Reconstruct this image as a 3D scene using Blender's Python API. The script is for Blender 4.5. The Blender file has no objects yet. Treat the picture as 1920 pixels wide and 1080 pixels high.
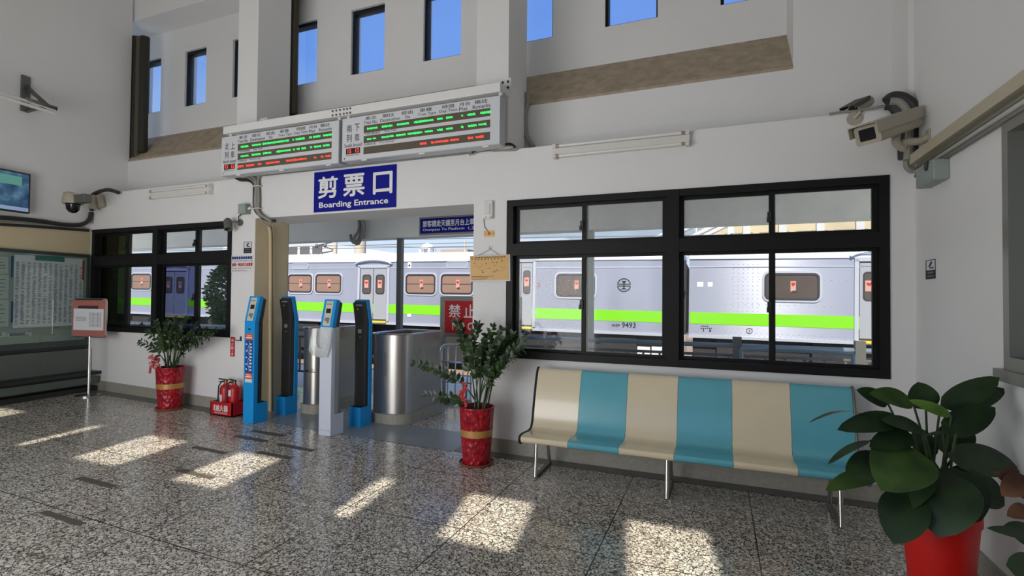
import bpy, bmesh, math, random
from mathutils import Vector, Matrix, Euler
random.seed(7)
C = bpy.context.scene.collection
SC = bpy.context.scene
PI = math.pi

# ------------------------------------------------------------------ camera, world, sun, big lights
YAW, PIT, ROL, FPX, EYE = 0.38192, 0.019557, 0.0091936, 960.53, 1.6
F = Vector((-math.sin(YAW) * math.cos(PIT), math.cos(YAW) * math.cos(PIT), math.sin(PIT)))
_r = Vector((math.cos(YAW), math.sin(YAW), 0.0)); _u = _r.cross(F)
RT = _r * math.cos(ROL) + _u * math.sin(ROL); UP = RT.cross(F)
CAM = Vector((0, 0, EYE))
cd = bpy.data.cameras.new('camera'); cam = bpy.data.objects.new('camera', cd); C.objects.link(cam)
cd.sensor_width = 36.0; cd.lens = 36.0 * FPX / 1920.0; cd.clip_start = 0.05; cd.clip_end = 500
m = Matrix.Identity(4)
for i in range(3):
    m[i][0], m[i][1], m[i][2], m[i][3] = RT[i], UP[i], -F[i], CAM[i]
cam.matrix_world = m
SC.camera = cam
vs = SC.view_settings
SC.display_settings.display_device = 'sRGB'
vs.view_transform = 'Standard'; vs.look = 'None'; vs.gamma = 1.0; vs.use_curve_mapping = False
vs.exposure = 0.0

world = bpy.data.worlds.new('sky'); SC.world = world; world.use_nodes = True
wn = world.node_tree.nodes; wl = world.node_tree.links; wn.clear()
wo = wn.new('ShaderNodeOutputWorld'); wb = wn.new('ShaderNodeBackground')
tc = wn.new('ShaderNodeTexCoord'); sx = wn.new('ShaderNodeSeparateXYZ'); rp = wn.new('ShaderNodeValToRGB')
wl.new(tc.outputs['Generated'], sx.inputs[0]); wl.new(sx.outputs['Z'], rp.inputs['Fac'])
rp.color_ramp.elements[0].position = 0.0; rp.color_ramp.elements[0].color = (0.80, 0.87, 0.97, 1)
rp.color_ramp.elements[1].position = 1.0; rp.color_ramp.elements[1].color = (0.30, 0.46, 0.80, 1)
e = rp.color_ramp.elements.new(0.13); e.color = (0.62, 0.78, 0.98, 1)
e = rp.color_ramp.elements.new(0.40); e.color = (0.19, 0.40, 0.96, 1)
e = rp.color_ramp.elements.new(0.62); e.color = (0.17, 0.36, 0.90, 1)
wl.new(rp.outputs['Color'], wb.inputs['Color']); wb.inputs['Strength'].default_value = 1.0
wl.new(wb.outputs[0], wo.inputs[0])

SUN_DIR = Vector((-0.165, 1.0, -1.05)).normalized()
sd = bpy.data.lights.new('sun', 'SUN'); sd.energy = 6.5; sd.angle = math.radians(0.7); sd.color = (1.0, 0.93, 0.80)
so = bpy.data.objects.new('sun', sd); C.objects.link(so)
so.rotation_euler = SUN_DIR.to_track_quat('-Z', 'Y').to_euler()

REAR = -1.26
def area(name, loc, rot, sx_, sy_, power, col):
    l = bpy.data.lights.new(name, 'AREA'); l.shape = 'RECTANGLE'; l.size = sx_; l.size_y = sy_; l.energy = power; l.color = col
    o = bpy.data.objects.new(name, l); C.objects.link(o); o.location = loc; o.rotation_euler = rot
    return o
# area lamp added at the street entrance to strengthen the daylight there
area('entrance_fill', (-4.3, REAR + 0.02, 1.35), (math.radians(90), 0, 0), 3.6, 2.5, 140, (1.0, 0.985, 0.965))

# ------------------------------------------------------------------ pixel helpers: a ray of the photograph met with a surface of the place
def ray(x, y): return F * FPX + RT * (x - 960.0) - UP * (y - 540.0)
def PY(x, y, Y): d = ray(x, y); return CAM + d * (Y / d.y)
def PX(x, y, X): d = ray(x, y); return CAM + d * (X / d.x)
def PZ(x, y, Z=0.0): d = ray(x, y); return CAM + d * ((Z - EYE) / d.z)
def PD(x, y, dist): d = ray(x, y); return CAM + d * (dist / FPX)
def ON(M, x, y, off=0.0):
    """local (x, z) where the ray meets the plane local y = off of frame M"""
    Mi = M.inverted(); o = Mi @ CAM; d = Mi.to_3x3() @ ray(x, y)
    p = o + d * ((off - o.y) / d.y)
    return p.x, p.z
def fz(x):
    """the old floor rises gently towards the far left corner"""
    t = max(0.0, -1.6 - x)
    return 0.025 * (t * t / 4.0 if t < 2.0 else t - 1.0)

# ------------------------------------------------------------------ materials
MATS = {}
def mat(name, col, rough=0.5, metal=0.0, noise=0.0, nscale=6.0, bump=0.0, bscale=40.0, emit=0.0, coat=0.0, spec=None, trans=0.0):
    if name in MATS: return MATS[name]
    M = bpy.data.materials.new(name); M.use_nodes = True; MATS[name] = M
    n = M.node_tree.nodes; l = M.node_tree.links; b = n['Principled BSDF']
    b.inputs['Base Color'].default_value = (*col, 1); b.inputs['Roughness'].default_value = rough; b.inputs['Metallic'].default_value = metal
    if spec is not None: b.inputs['Specular IOR Level'].default_value = spec
    if coat: b.inputs['Coat Weight'].default_value = coat; b.inputs['Coat Roughness'].default_value = 0.08
    if trans: b.inputs['Transmission Weight'].default_value = trans
    if emit: b.inputs['Emission Color'].default_value = (*col, 1); b.inputs['Emission Strength'].default_value = emit
    t = n.new('ShaderNodeTexCoord')
    if noise:
        nt = n.new('ShaderNodeTexNoise'); nt.inputs['Scale'].default_value = nscale; nt.inputs['Detail'].default_value = 5
        l.new(t.outputs['Object'], nt.inputs['Vector'])
        mx = n.new('ShaderNodeMix'); mx.data_type = 'RGBA'
        mx.inputs['A'].default_value = (*[c * (1 - noise) for c in col], 1); mx.inputs['B'].default_value = (*[min(1, c * (1 + noise)) for c in col], 1)
        l.new(nt.outputs['Fac'], mx.inputs['Factor']); l.new(mx.outputs['Result'], b.inputs['Base Color'])
        if emit: l.new(mx.outputs['Result'], b.inputs['Emission Color'])
    if bump:
        bt = n.new('ShaderNodeTexNoise'); bt.inputs['Scale'].default_value = bscale; bt.inputs['Detail'].default_value = 3
        l.new(t.outputs['Object'], bt.inputs['Vector'])
        bp = n.new('ShaderNodeBump'); bp.inputs['Strength'].default_value = bump; bp.inputs['Distance'].default_value = 0.01
        l.new(bt.outputs['Fac'], bp.inputs['Height']); l.new(bp.outputs['Normal'], b.inputs['Normal'])
    return M

def s2l(r, g, b):
    f = lambda c: (c / 12.92) if c <= 0.04045 else ((c + 0.055) / 1.055) ** 2.4
    return (f(r / 255), f(g / 255), f(b / 255))

def glass(name, tint=(1, 1, 1), refl=0.05, rough=0.0, dirt=0.0, dcol=(0.7, 0.72, 0.72)):
    """thin window glass: mostly see-through, a little mirror, an uneven film of dust"""
    if name in MATS: return MATS[name]
    M = bpy.data.materials.new(name); M.use_nodes = True; MATS[name] = M
    n = M.node_tree.nodes; l = M.node_tree.links; n.clear()
    o = n.new('ShaderNodeOutputMaterial'); tr = n.new('ShaderNodeBsdfTransparent'); gl = n.new('ShaderNodeBsdfGlossy'); mx = n.new('ShaderNodeMixShader')
    tr.inputs[0].default_value = (*tint, 1); gl.inputs['Roughness'].default_value = max(rough, 0.07)
    lw = n.new('ShaderNodeLayerWeight'); lw.inputs['Blend'].default_value = 0.5
    ml = n.new('ShaderNodeMath'); ml.operation = 'MULTIPLY_ADD'; ml.inputs[1].default_value = 0.06; ml.inputs[2].default_value = refl
    l.new(lw.outputs['Facing'], ml.inputs[0]); l.new(ml.outputs[0], mx.inputs[0]); l.new(tr.outputs[0], mx.inputs[1]); l.new(gl.outputs[0], mx.inputs[2])
    last = mx
    if dirt:
        t = n.new('ShaderNodeTexCoord'); nt = n.new('ShaderNodeTexNoise'); nt.inputs['Scale'].default_value = 3.0; nt.inputs['Detail'].default_value = 6
        l.new(t.outputs['Object'], nt.inputs['Vector'])
        m2 = n.new('ShaderNodeMath'); m2.operation = 'MULTIPLY'; m2.inputs[1].default_value = dirt; l.new(nt.outputs['Fac'], m2.inputs[0])
        df = n.new('ShaderNodeBsdfDiffuse'); df.inputs[0].default_value = (*dcol, 1); mm = n.new('ShaderNodeMixShader')
        l.new(m2.outputs[0], mm.inputs[0]); l.new(mx.outputs[0], mm.inputs[1]); l.new(df.outputs[0], mm.inputs[2]); last = mm
    l.new(last.outputs[0], o.inputs[0])
    return M

WALL = mat('white_plaster', (0.80, 0.795, 0.79), 0.75, noise=0.04, nscale=1.3, bump=0.12, bscale=60)
CEIL = mat('ceiling_paint', (0.78, 0.78, 0.76), 0.8, noise=0.03)
CREAM = mat('cream_band', s2l(205, 190, 155), 0.7, noise=0.06, nscale=3)
BEIGE = mat('beige_plaster', s2l(220, 202, 166), 0.75, noise=0.08, nscale=4, bump=0.25, bscale=50)
CONC = mat('bare_concrete', s2l(172, 157, 136), 0.9, noise=0.4, nscale=9, bump=0.35, bscale=18)
GREYC = mat('grey_concrete', s2l(150, 148, 140), 0.85, noise=0.12, nscale=3, bump=0.2, bscale=20)
BLACKF = mat('black_window_frame', (0.009, 0.009, 0.010), 0.5, noise=0.3, nscale=20, spec=0.25)
WHITEP = mat('white_painted_metal', (0.80, 0.80, 0.79), 0.4, noise=0.03)
OLDWHITE = mat('aged_white_enamel', (0.74, 0.72, 0.68), 0.4, noise=0.06, nscale=12)
TUBEM = mat('unlit_tube_glass', (0.82, 0.81, 0.78), 0.2)
CHROME = mat('polished_steel', (0.78, 0.77, 0.75), 0.16, 1.0)
BLACKR = mat('black_rubber', (0.015, 0.015, 0.016), 0.5)
BLACKP = mat('black_plastic', (0.02, 0.021, 0.023), 0.45)
CABLE = mat('grey_cable', s2l(150, 146, 138), 0.6)
DCABLE = mat('dark_cable', s2l(45, 48, 47), 0.55)
GREYBOX = mat('grey_green_plastic', s2l(150, 162, 156), 0.5, noise=0.05)
BROWNP = mat('brown_pipe', s2l(84, 78, 64), 0.6, noise=0.15, nscale=9)
BLUE = mat('reader_blue', s2l(22, 152, 226), 0.5, noise=0.04, nscale=5, spec=0.3)
TEAL = mat('teal_fibreglass', s2l(98, 178, 194), 0.22, noise=0.05, nscale=4, coat=0.5)
CRM = mat('cream_fibreglass', s2l(228, 214, 184), 0.22, noise=0.06, nscale=4, coat=0.5)
def potred():
    M = mat('red_lacquer', s2l(160, 18, 34), 0.3)
    n = M.node_tree.nodes; l = M.node_tree.links; b = n['Principled BSDF']
    t = n.new('ShaderNodeTexCoord'); v = n.new('ShaderNodeTexVoronoi'); v.feature = 'SMOOTH_F1'; v.inputs['Scale'].default_value = 24
    mp = n.new('ShaderNodeMapping'); mp.inputs['Scale'].default_value = (1.3, 1.3, .8); l.new(t.outputs['Object'], mp.inputs[0]); l.new(mp.outputs[0], v.inputs['Vector'])
    bp = n.new('ShaderNodeBump'); bp.inputs['Strength'].default_value = 0.9; bp.inputs['Distance'].default_value = 0.02
    l.new(v.outputs['Distance'], bp.inputs['Height']); l.new(bp.outputs['Normal'], b.inputs['Normal'])
    r = n.new('ShaderNodeValToRGB'); r.color_ramp.elements[0].color = (*s2l(206, 32, 50), 1); r.color_ramp.elements[1].color = (*s2l(134, 10, 26), 1); r.color_ramp.elements[1].position = .6
    l.new(v.outputs['Distance'], r.inputs['Fac']); l.new(r.outputs['Color'], b.inputs['Base Color'])
    return M
POTRED = potred()
GOLD = mat('gold_band', s2l(196, 146, 84), 0.4, 0.3)
SOIL = mat('potting_soil', s2l(52, 40, 30), 0.95, noise=0.3, nscale=30, bump=0.8, bscale=60)
TERRA = mat('brown_saucer', s2l(140, 78, 56), 0.4)
RIBBON = mat('red_ribbon', s2l(190, 60, 66), 0.5)
PLAINRED = mat('red_plastic_pot', s2l(214, 22, 14), 0.45, noise=0.06)
RED = mat('red_paint', s2l(190, 26, 34), 0.35)
SIGNRED = mat('red_sign', s2l(196, 36, 40), 0.5, spec=0.25)
NAVY = mat('navy_sign', s2l(14, 22, 140), 0.5, spec=0.2)
WHITE = mat('white_lettering', (0.86, 0.86, 0.84), 0.5)
INK = mat('black_ink', (0.02, 0.02, 0.025), 0.6)
BLUEINK = mat('blue_ink', s2l(30, 40, 120), 0.6)
REDINK = mat('red_ink', s2l(190, 35, 30), 0.6)
PAPER = mat('white_paper', (0.74, 0.75, 0.77), 0.7, noise=0.02)
GREYINK = mat('grey_print', s2l(120, 124, 140), 0.7)
PANELG = mat('display_face', s2l(214, 216, 220), 0.45)
LEDBG = mat('dark_display_glass', s2l(98, 90, 78), 0.3)
LEDG = mat('green_light', (0.02, 0.9, 0.12), 0.5, emit=1.6)
LEDR = mat('red_light', (1.0, 0.05, 0.025), 0.5, emit=1.4)
LEDO = mat('orange_light', (1.0, 0.25, 0.06), 0.5, emit=1.4)
ORANGEP = mat('orange_print', s2l(226, 92, 36), 0.5)
GOLDP = mat('gold_card', s2l(206, 158, 66), 0.35, noise=0.08, nscale=7)
STONE = mat('mottled_stone', s2l(158, 154, 142), 0.6, noise=0.25, nscale=26, bump=0.1)
GUN = mat('camera_shell', s2l(178, 170, 152), 0.45, noise=0.05)
LENS = mat('lens_glass', (0.01, 0.01, 0.012), 0.08)
GREYPOST = mat('grey_painted_steel', s2l(108, 108, 104), 0.5, 0.3, noise=0.1)
WOODP = mat('pink_board', s2l(176, 108, 98), 0.6, noise=0.08)
BRASS = mat('brass_plate', s2l(180, 140, 80), 0.35, 0.6)

def steel():
    M = mat('brushed_stainless', (0.42, 0.405, 0.38), 0.26, 0.9)
    n = M.node_tree.nodes; l = M.node_tree.links; b = n['Principled BSDF']
    t = n.new('ShaderNodeTexCoord'); mp = n.new('ShaderNodeMapping'); mp.inputs['Scale'].default_value = (6, 6, 0.7)
    nt = n.new('ShaderNodeTexNoise'); nt.inputs['Scale'].default_value = 2.2; nt.inputs['Detail'].default_value = 6
    l.new(t.outputs['Object'], mp.inputs[0]); l.new(mp.outputs[0], nt.inputs['Vector'])
    r = n.new('ShaderNodeMapRange'); r.inputs['To Min'].default_value = 0.2; r.inputs['To Max'].default_value = 0.42
    l.new(nt.outputs['Fac'], r.inputs['Value']); l.new(r.outputs[0], b.inputs['Roughness'])
    return M
STEEL = steel()

def terrazzo(name, chips=True):
    M = bpy.data.materials.new(name); M.use_nodes = True; MATS[name] = M
    n = M.node_tree.nodes; l = M.node_tree.links; b = n['Principled BSDF']
    t = n.new('ShaderNodeTexCoord')
    nz = n.new('ShaderNodeTexNoise'); nz.inputs['Scale'].default_value = 30; nz.inputs['Detail'].default_value = 2
    l.new(t.outputs['Object'], nz.inputs['Vector'])
    ad = n.new('ShaderNodeMix'); ad.data_type = 'RGBA'; ad.blend_type = 'LINEAR_LIGHT'; ad.inputs['Factor'].default_value = 0.028
    l.new(t.outputs['Object'], ad.inputs['A']); l.new(nz.outputs['Color'], ad.inputs['B'])
    ve = n.new('ShaderNodeTexVoronoi'); ve.feature = 'DISTANCE_TO_EDGE'; ve.inputs['Scale'].default_value = 34
    vc = n.new('ShaderNodeTexVoronoi'); vc.feature = 'F1'; vc.inputs['Scale'].default_value = 34
    l.new(ad.outputs['Result'], ve.inputs['Vector']); l.new(ad.outputs['Result'], vc.inputs['Vector'])
    cr = n.new('ShaderNodeValToRGB')
    els = cr.color_ramp.elements
    els[0].position = 0; els[0].color = (*s2l(170, 160, 148), 1); els[1].position = 1; els[1].color = (*s2l(244, 238, 226), 1)
    for p_, c_ in ((0.12, (208, 199, 184)), (0.5, (224, 216, 202)), (0.8, (234, 227, 213))):
        q = els.new(p_); q.color = (*s2l(*c_), 1)
    sp = n.new('ShaderNodeSeparateColor'); l.new(vc.outputs['Color'], sp.inputs[0]); l.new(sp.outputs[0], cr.inputs['Fac'])
    mr = n.new('ShaderNodeMapRange'); mr.inputs['From Min'].default_value = 0.045; mr.inputs['From Max'].default_value = 0.12
    l.new(ve.outputs['Distance'], mr.inputs['Value'])
    mx = n.new('ShaderNodeMix'); mx.data_type = 'RGBA'; mx.inputs['A'].default_value = (*s2l(70, 66, 62), 1)
    l.new(mr.outputs[0], mx.inputs['Factor']); l.new(cr.outputs['Color'], mx.inputs['B'])
    # worn, slightly dirty areas
    n2 = n.new('ShaderNodeTexNoise'); n2.inputs['Scale'].default_value = 0.9; n2.inputs['Detail'].default_value = 4; l.new(t.outputs['Object'], n2.inputs['Vector'])
    m2 = n.new('ShaderNodeMapRange'); m2.inputs['To Min'].default_value = 0.82; m2.inputs['To Max'].default_value = 1.05; l.new(n2.outputs['Fac'], m2.inputs['Value'])
    mu = n.new('ShaderNodeMix'); mu.data_type = 'RGBA'; mu.blend_type = 'MULTIPLY'; mu.inputs['Factor'].default_value = 1
    l.new(mx.outputs['Result'], mu.inputs['A']); l.new(m2.outputs[0], mu.inputs['B'])
    # divider joints, a square grid
    sxz = n.new('ShaderNodeSeparateXYZ'); l.new(t.outputs['Object'], sxz.inputs[0])
    outs = []
    for ax, off in (('X', -1.65), ('Y', 2.25)):
        a1 = n.new('ShaderNodeMath'); a1.operation = 'SUBTRACT'; a1.inputs[1].default_value = off - 0.945 / 2; l.new(sxz.outputs[ax], a1.inputs[0])
        a2 = n.new('ShaderNodeMath'); a2.operation = 'PINGPONG'; a2.inputs[1].default_value = 0.4725
        l.new(a1.outputs[0], a2.inputs[0])
        a3 = n.new('ShaderNodeMath'); a3.operation = 'GREATER_THAN'; a3.inputs[1].default_value = 0.4725 - 0.0042; l.new(a2.outputs[0], a3.inputs[0])
        outs.append(a3)
    mm = n.new('ShaderNodeMath'); mm.operation = 'MAXIMUM'; l.new(outs[0].outputs[0], mm.inputs[0]); l.new(outs[1].outputs[0], mm.inputs[1])
    mj = n.new('ShaderNodeMix'); mj.data_type = 'RGBA'; mj.inputs['B'].default_value = (*s2l(44, 41, 40), 1)
    l.new(mm.outputs[0], mj.inputs['Factor']); l.new(mu.outputs['Result'], mj.inputs['A'])
    l.new(mj.outputs['Result'], b.inputs['Base Color'])
    rr = n.new('ShaderNodeMapRange'); b.inputs['Specular IOR Level'].default_value = 0.8
    rr.inputs['To Min'].default_value = 0.10; rr.inputs['To Max'].default_value = 0.28
    l.new(n2.outputs['Fac'], rr.inputs['Value']); l.new(rr.outputs[0], b.inputs['Roughness'])
    return M
TERRAZZO = terrazzo('terrazzo')

def leafmat(name, c1, c2, rough=0.35):
    M = mat(name, c1, rough)
    n = M.node_tree.nodes; l = M.node_tree.links; b = n['Principled BSDF']
    t = n.new('ShaderNodeTexCoord'); nt = n.new('ShaderNodeTexNoise'); nt.inputs['Scale'].default_value = 7
    l.new(t.outputs['Object'], nt.inputs['Vector']); mx = n.new('ShaderNodeMix'); mx.data_type = 'RGBA'
    mx.inputs['A'].default_value = (*c1, 1); mx.inputs['B'].default_value = (*c2, 1)
    r = n.new('ShaderNodeMapRange'); r.inputs['From Min'].default_value = 0.35; r.inputs['From Max'].default_value = 0.65
    l.new(nt.outputs['Fac'], r.inputs['Value']); l.new(r.outputs[0], mx.inputs['Factor']); l.new(mx.outputs['Result'], b.inputs['Base Color'])
    return M
LEAF = leafmat('glossy_leaf', s2l(24, 44, 18), s2l(48, 72, 28), 0.4)
BIGLEAF = leafmat('broad_leaf', s2l(20, 42, 18), s2l(38, 66, 24), 0.45)
MIDLEAF = leafmat('mid_leaf', s2l(42, 68, 28), s2l(66, 98, 36), 0.4)
LIGHTLEAF = leafmat('young_leaf', s2l(70, 110, 40), s2l(104, 140, 52), 0.4)
DEADLEAF = leafmat('dry_leaf', s2l(70, 40, 24), s2l(116, 78, 50), 0.7)
STEM = leafmat('plant_stem', s2l(40, 64, 34), s2l(66, 84, 48), 0.5)
TREEL = leafmat('tree_leaf', s2l(36, 66, 30), s2l(70, 108, 50), 0.6)

# ------------------------------------------------------------------ geometry helpers
def box(bm, x0, x1, y0, y1, z0, z1, mi=0, M=None):
    vs_ = [bm.verts.new((x, y, z)) for z in (z0, z1) for y in (y0, y1) for x in (x0, x1)]
    for idx in ((0, 2, 3, 1), (4, 5, 7, 6), (0, 1, 5, 4), (2, 6, 7, 3), (0, 4, 6, 2), (1, 3, 7, 5)):
        f = bm.faces.new([vs_[i] for i in idx]); f.material_index = mi
    if M is not None: bmesh.ops.transform(bm, matrix=M, verts=vs_)
    return vs_
def tube(bm, pts, r, seg=10, mi=0, closed=False, caps=True):
    """round tube through a list of points; r a number or a list"""
    pts = [Vector(p) for p in pts]; n = len(pts); rings = []
    up = None
    for i, p in enumerate(pts):
        a = pts[i - 1] if (i > 0 or closed) else p; b = pts[(i + 1) % n] if (i < n - 1 or closed) else p
        t = (b - a).normalized()
        if up is None:
            up = Vector((0, 0, 1)) if abs(t.z) < 0.9 else Vector((1, 0, 0))
        s = t.cross(up)
        if s.length < 1e-4: s = t.cross(Vector((1, 0.3, 0.2)))
        s.normalize(); up = s.cross(t).normalized()
        rr = r[i] if isinstance(r, (list, tuple)) else r
        rings.append([bm.verts.new(p + (s * math.cos(2 * PI * k / seg) + up * math.sin(2 * PI * k / seg)) * rr) for k in range(seg)])
    for i in range(n if closed else n - 1):
        A, B = rings[i], rings[(i + 1) % n]
        for k in range(seg):
            f = bm.faces.new((A[k], A[(k + 1) % seg], B[(k + 1) % seg], B[k])); f.material_index = mi; f.smooth = True
    if caps and not closed:
        bm.faces.new(rings[0][::-1]).material_index = mi; bm.faces.new(rings[-1]).material_index = mi
def lathe(bm, prof, c=(0, 0, 0), seg=32, mi=0, cap_top=False, cap_bot=True):
    rings = []
    for r, z in prof:
        rings.append([bm.verts.new((c[0] + r * math.cos(2 * PI * k / seg), c[1] + r * math.sin(2 * PI * k / seg), c[2] + z)) for k in range(seg)])
    for A, B in zip(rings, rings[1:]):
        for k in range(seg):
            f = bm.faces.new((A[k], A[(k + 1) % seg], B[(k + 1) % seg], B[k])); f.smooth = True; f.material_index = mi
    if cap_bot: bm.faces.new(rings[0][::-1]).material_index = mi
    if cap_top: bm.faces.new(rings[-1]).material_index = mi
def prism(bm, poly, axis, a, b, mi=0, smooth=False):
    """polygon given in the two other axes, pushed out along axis from a to b"""
    def v(p, t):
        return {'x': (t, p[0], p[1]), 'y': (p[0], t, p[1]), 'z': (p[0], p[1], t)}[axis]
    A = [bm.verts.new(v(p, a)) for p in poly]; B = [bm.verts.new(v(p, b)) for p in poly]; n = len(poly)
    for k in range(n):
        f = bm.faces.new((A[k], A[(k + 1) % n], B[(k + 1) % n], B[k])); f.material_index = mi; f.smooth = smooth
    bm.faces.new(A[::-1]).material_index = mi; bm.faces.new(B).material_index = mi
def quad(bm, a, b, c, d, mi=0):
    f = bm.faces.new([bm.verts.new(p) for p in (a, b, c, d)]); f.material_index = mi; return f
def rrect(x0, x1, z0, z1, r, n=5):
    pts = []
    for cx, cz, a0 in ((x1 - r, z1 - r, 0), (x0 + r, z1 - r, 90), (x0 + r, z0 + r, 180), (x1 - r, z0 + r, 270)):
        for k in range(n + 1):
            a = math.radians(a0 + 90 * k / n); pts.append((cx + r * math.cos(a), cz + r * math.sin(a)))
    return pts
def rframe(bm, x0, x1, z0, z1, r, t, y0, y1, mi=0):
    """a rounded picture-frame ring of width t between y0 (front) and y1"""
    O = rrect(x0, x1, z0, z1, r); I = rrect(x0 + t, x1 - t, z0 + t, z1 - t, max(r - t, 0.004)); n = len(O)
    vo = [[bm.verts.new((p[0], y, p[1])) for p in O] for y in (y0, y1)]; vi = [[bm.verts.new((p[0], y, p[1])) for p in I] for y in (y0, y1)]
    for k in range(n):
        j = (k + 1) % n
        for f in ((vo[0][k], vi[0][k], vi[0][j], vo[0][j]), (vo[1][k], vo[1][j], vi[1][j], vi[1][k]), (vo[0][k], vo[0][j], vo[1][j], vo[1][k]), (vi[0][k], vi[1][k], vi[1][j], vi[0][j])):
            bm.faces.new(f).material_index = mi
_tcache = {}
def text(bm, s, x0, x1, z0, z1, y=-0.002, mi=0, bold=0.0, fit=True):
    """flat lettering facing -y, stretched to the box x0..x1, z0..z1"""
    if bold and any(ord(c_) > 0x2e80 for c_ in s):     # heavier strokes for CJK: the same outline laid over itself, a hair apart
        q = bold * (x1 - x0) / len(s) * 1.6; qz = bold * (z1 - z0) * 1.6
        for k, (dx, dz) in enumerate(((0, 0), (q, 0), (-q, 0), (0, qz), (0, -qz))): text(bm, s, x0 + dx, x1 + dx, z0 + dz, z1 + dz, y - k * 0.0001, mi, 0.0)
        return
    key = (s, bold)
    if key not in _tcache:
        cu = bpy.data.curves.new('t', 'FONT'); cu.body = s; cu.resolution_u = 2; cu.offset = bold; cu.fill_mode = 'FRONT'
        o = bpy.data.objects.new('t', cu)
        me = bpy.data.meshes.new_from_object(o)
        _tcache[key] = ([v.co.copy() for v in me.vertices], [list(p.vertices) for p in me.polygons])
        bpy.data.objects.remove(o); bpy.data.curves.remove(cu); bpy.data.meshes.remove(me)
    V, P = _tcache[key]
    if not V: return
    ax, bx = min(v.x for v in V), max(v.x for v in V); ay, by = min(v.y for v in V), max(v.y for v in V)
    kx = (x1 - x0) / max(bx - ax, 1e-6); kz = (z1 - z0) / max(by - ay, 1e-6)
    nv = [bm.verts.new((x0 + (v.x - ax) * kx, y, z0 + (v.y - ay) * kz)) for v in V]
    for p in P:
        try: bm.faces.new([nv[i] for i in p]).material_index = mi
        except ValueError: pass

def obj(name, bm, mats, parent=None, world=False, bevel=0.0, smooth=False):
    """link a bmesh as ONE object; world=True: its coordinates are world coordinates even under a parent"""
    if world and parent is not None:
        bmesh.ops.transform(bm, matrix=parent.matrix_basis.inverted() if parent.parent is None else (parent.parent.matrix_basis @ parent.matrix_basis).inverted(), verts=bm.verts)
    bmesh.ops.recalc_face_normals(bm, faces=bm.faces)
    for e_ in bm.edges:
        if len(e_.link_faces) == 2 and e_.link_faces[0].normal.angle(e_.link_faces[1].normal, 0) > 0.7: e_.smooth = False
    me = bpy.data.meshes.new(name); bm.to_mesh(me); bm.free()
    for M in (mats if isinstance(mats, (list, tuple)) else [mats]): me.materials.append(M)
    if smooth:
        for p in me.polygons: p.use_smooth = True
    o = bpy.data.objects.new(name, me); C.objects.link(o)
    if parent is not None: o.parent = parent
    if bevel:
        b = o.modifiers.new('edge', 'BEVEL'); b.width = bevel; b.segments = 2; b.limit_method = 'ANGLE'
    return o
def NB(): return bmesh.new()
def tag(o, label, cat, group=None):
    o['label'] = label; o['category'] = cat
    if group: o['group'] = group
    return o
def thing(name, label, cat, loc=(0, 0, 0), rot=(0, 0, 0), group=None):
    o = bpy.data.objects.new(name, None); C.objects.link(o); o.empty_display_size = 0.1
    o.location = loc; o.rotation_euler = rot; tag(o, label, cat, group)
    o.matrix_basis = Matrix.LocRotScale(Vector(loc), Euler(rot), None)
    return o
def struct(name, bm, M, parent=None, **k):
    o = obj(name, bm, M, parent, **k)
    if parent is None: o['kind'] = 'structure'
    return o
def copy_tree(root, loc, rot, label, group=None):
    r = root.copy(); C.objects.link(r); r.location = loc; r.rotation_euler = rot; r['label'] = label
    if group: r['group'] = group
    for ch in list(root.children):
        c = ch.copy(); C.objects.link(c); c.parent = r
        for g in list(ch.children):
            d = g.copy(); C.objects.link(d); d.parent = c
    return r
def FR(loc, rot=(0, 0, 0)): return Matrix.LocRotScale(Vector(loc), Euler(rot), None)

# ------------------------------------------------------------------ the room shell
D = 4.9            # inner face of the platform-side wall
DS, DU = 5.44, 5.94  # the beam set back above its ledge, and the clerestory wall behind that
XR = 1.434         # right wall
CX = -8.98         # left end of the platform-side wall
ML = FR((CX, D, 0), (0, 0, math.atan2(1.0, -0.1)))     # left wall: local x runs towards the corner, -y into the room
MR = FR((XR, D, 0), (0, 0, -PI / 2))                    # right wall: local x runs towards the camera
ZC = 7.2

bm = NB(); nx = 44
xs = [XR + (-12.6 - XR) * i / nx for i in range(nx + 1)]
ys = [REAR - 0.3, 1.0, 3.0, D]
g = [[bm.verts.new((x, y, fz(x))) for y in ys] for x in xs]
for i in range(nx):
    for j in range(3): bm.faces.new((g[i][j], g[i + 1][j], g[i + 1][j + 1], g[i][j + 1]))
for f in bm.faces: f.smooth = True
fl = struct('floor', bm, TERRAZZO)

# dark smooth border strip along the wall, widening into the threshold of the passage
DARKC = mat('dark_border_concrete', s2l(104, 106, 102), 0.35, noise=0.18, nscale=5)
THRES = mat('threshold_concrete', s2l(136, 142, 144), 0.3, noise=0.16, nscale=4)
def strip(bm, x0, x1, y0, y1, h=0.004, n=8):
    for i in range(n):
        a = x0 + (x1 - x0) * i / n; b = x0 + (x1 - x0) * (i + 1) / n
        quad(bm, (a, y0, fz(a) + h), (b, y0, fz(b) + h), (b, y1, fz(b) + h), (a, y1, fz(a) + h))
bm = NB(); strip(bm, -8.98, -5.45, 4.72, 4.9, n=20); struct('trim_1', bm, DARKC)
bm = NB(); strip(bm, -2.55, XR, 4.74, 4.9); struct('trim_2', bm, DARKC)
bm = NB(); strip(bm, -5.45, -2.55, 4.72, 5.42, 0.003, n=20); struct('trim_3', bm, THRES)
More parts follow.
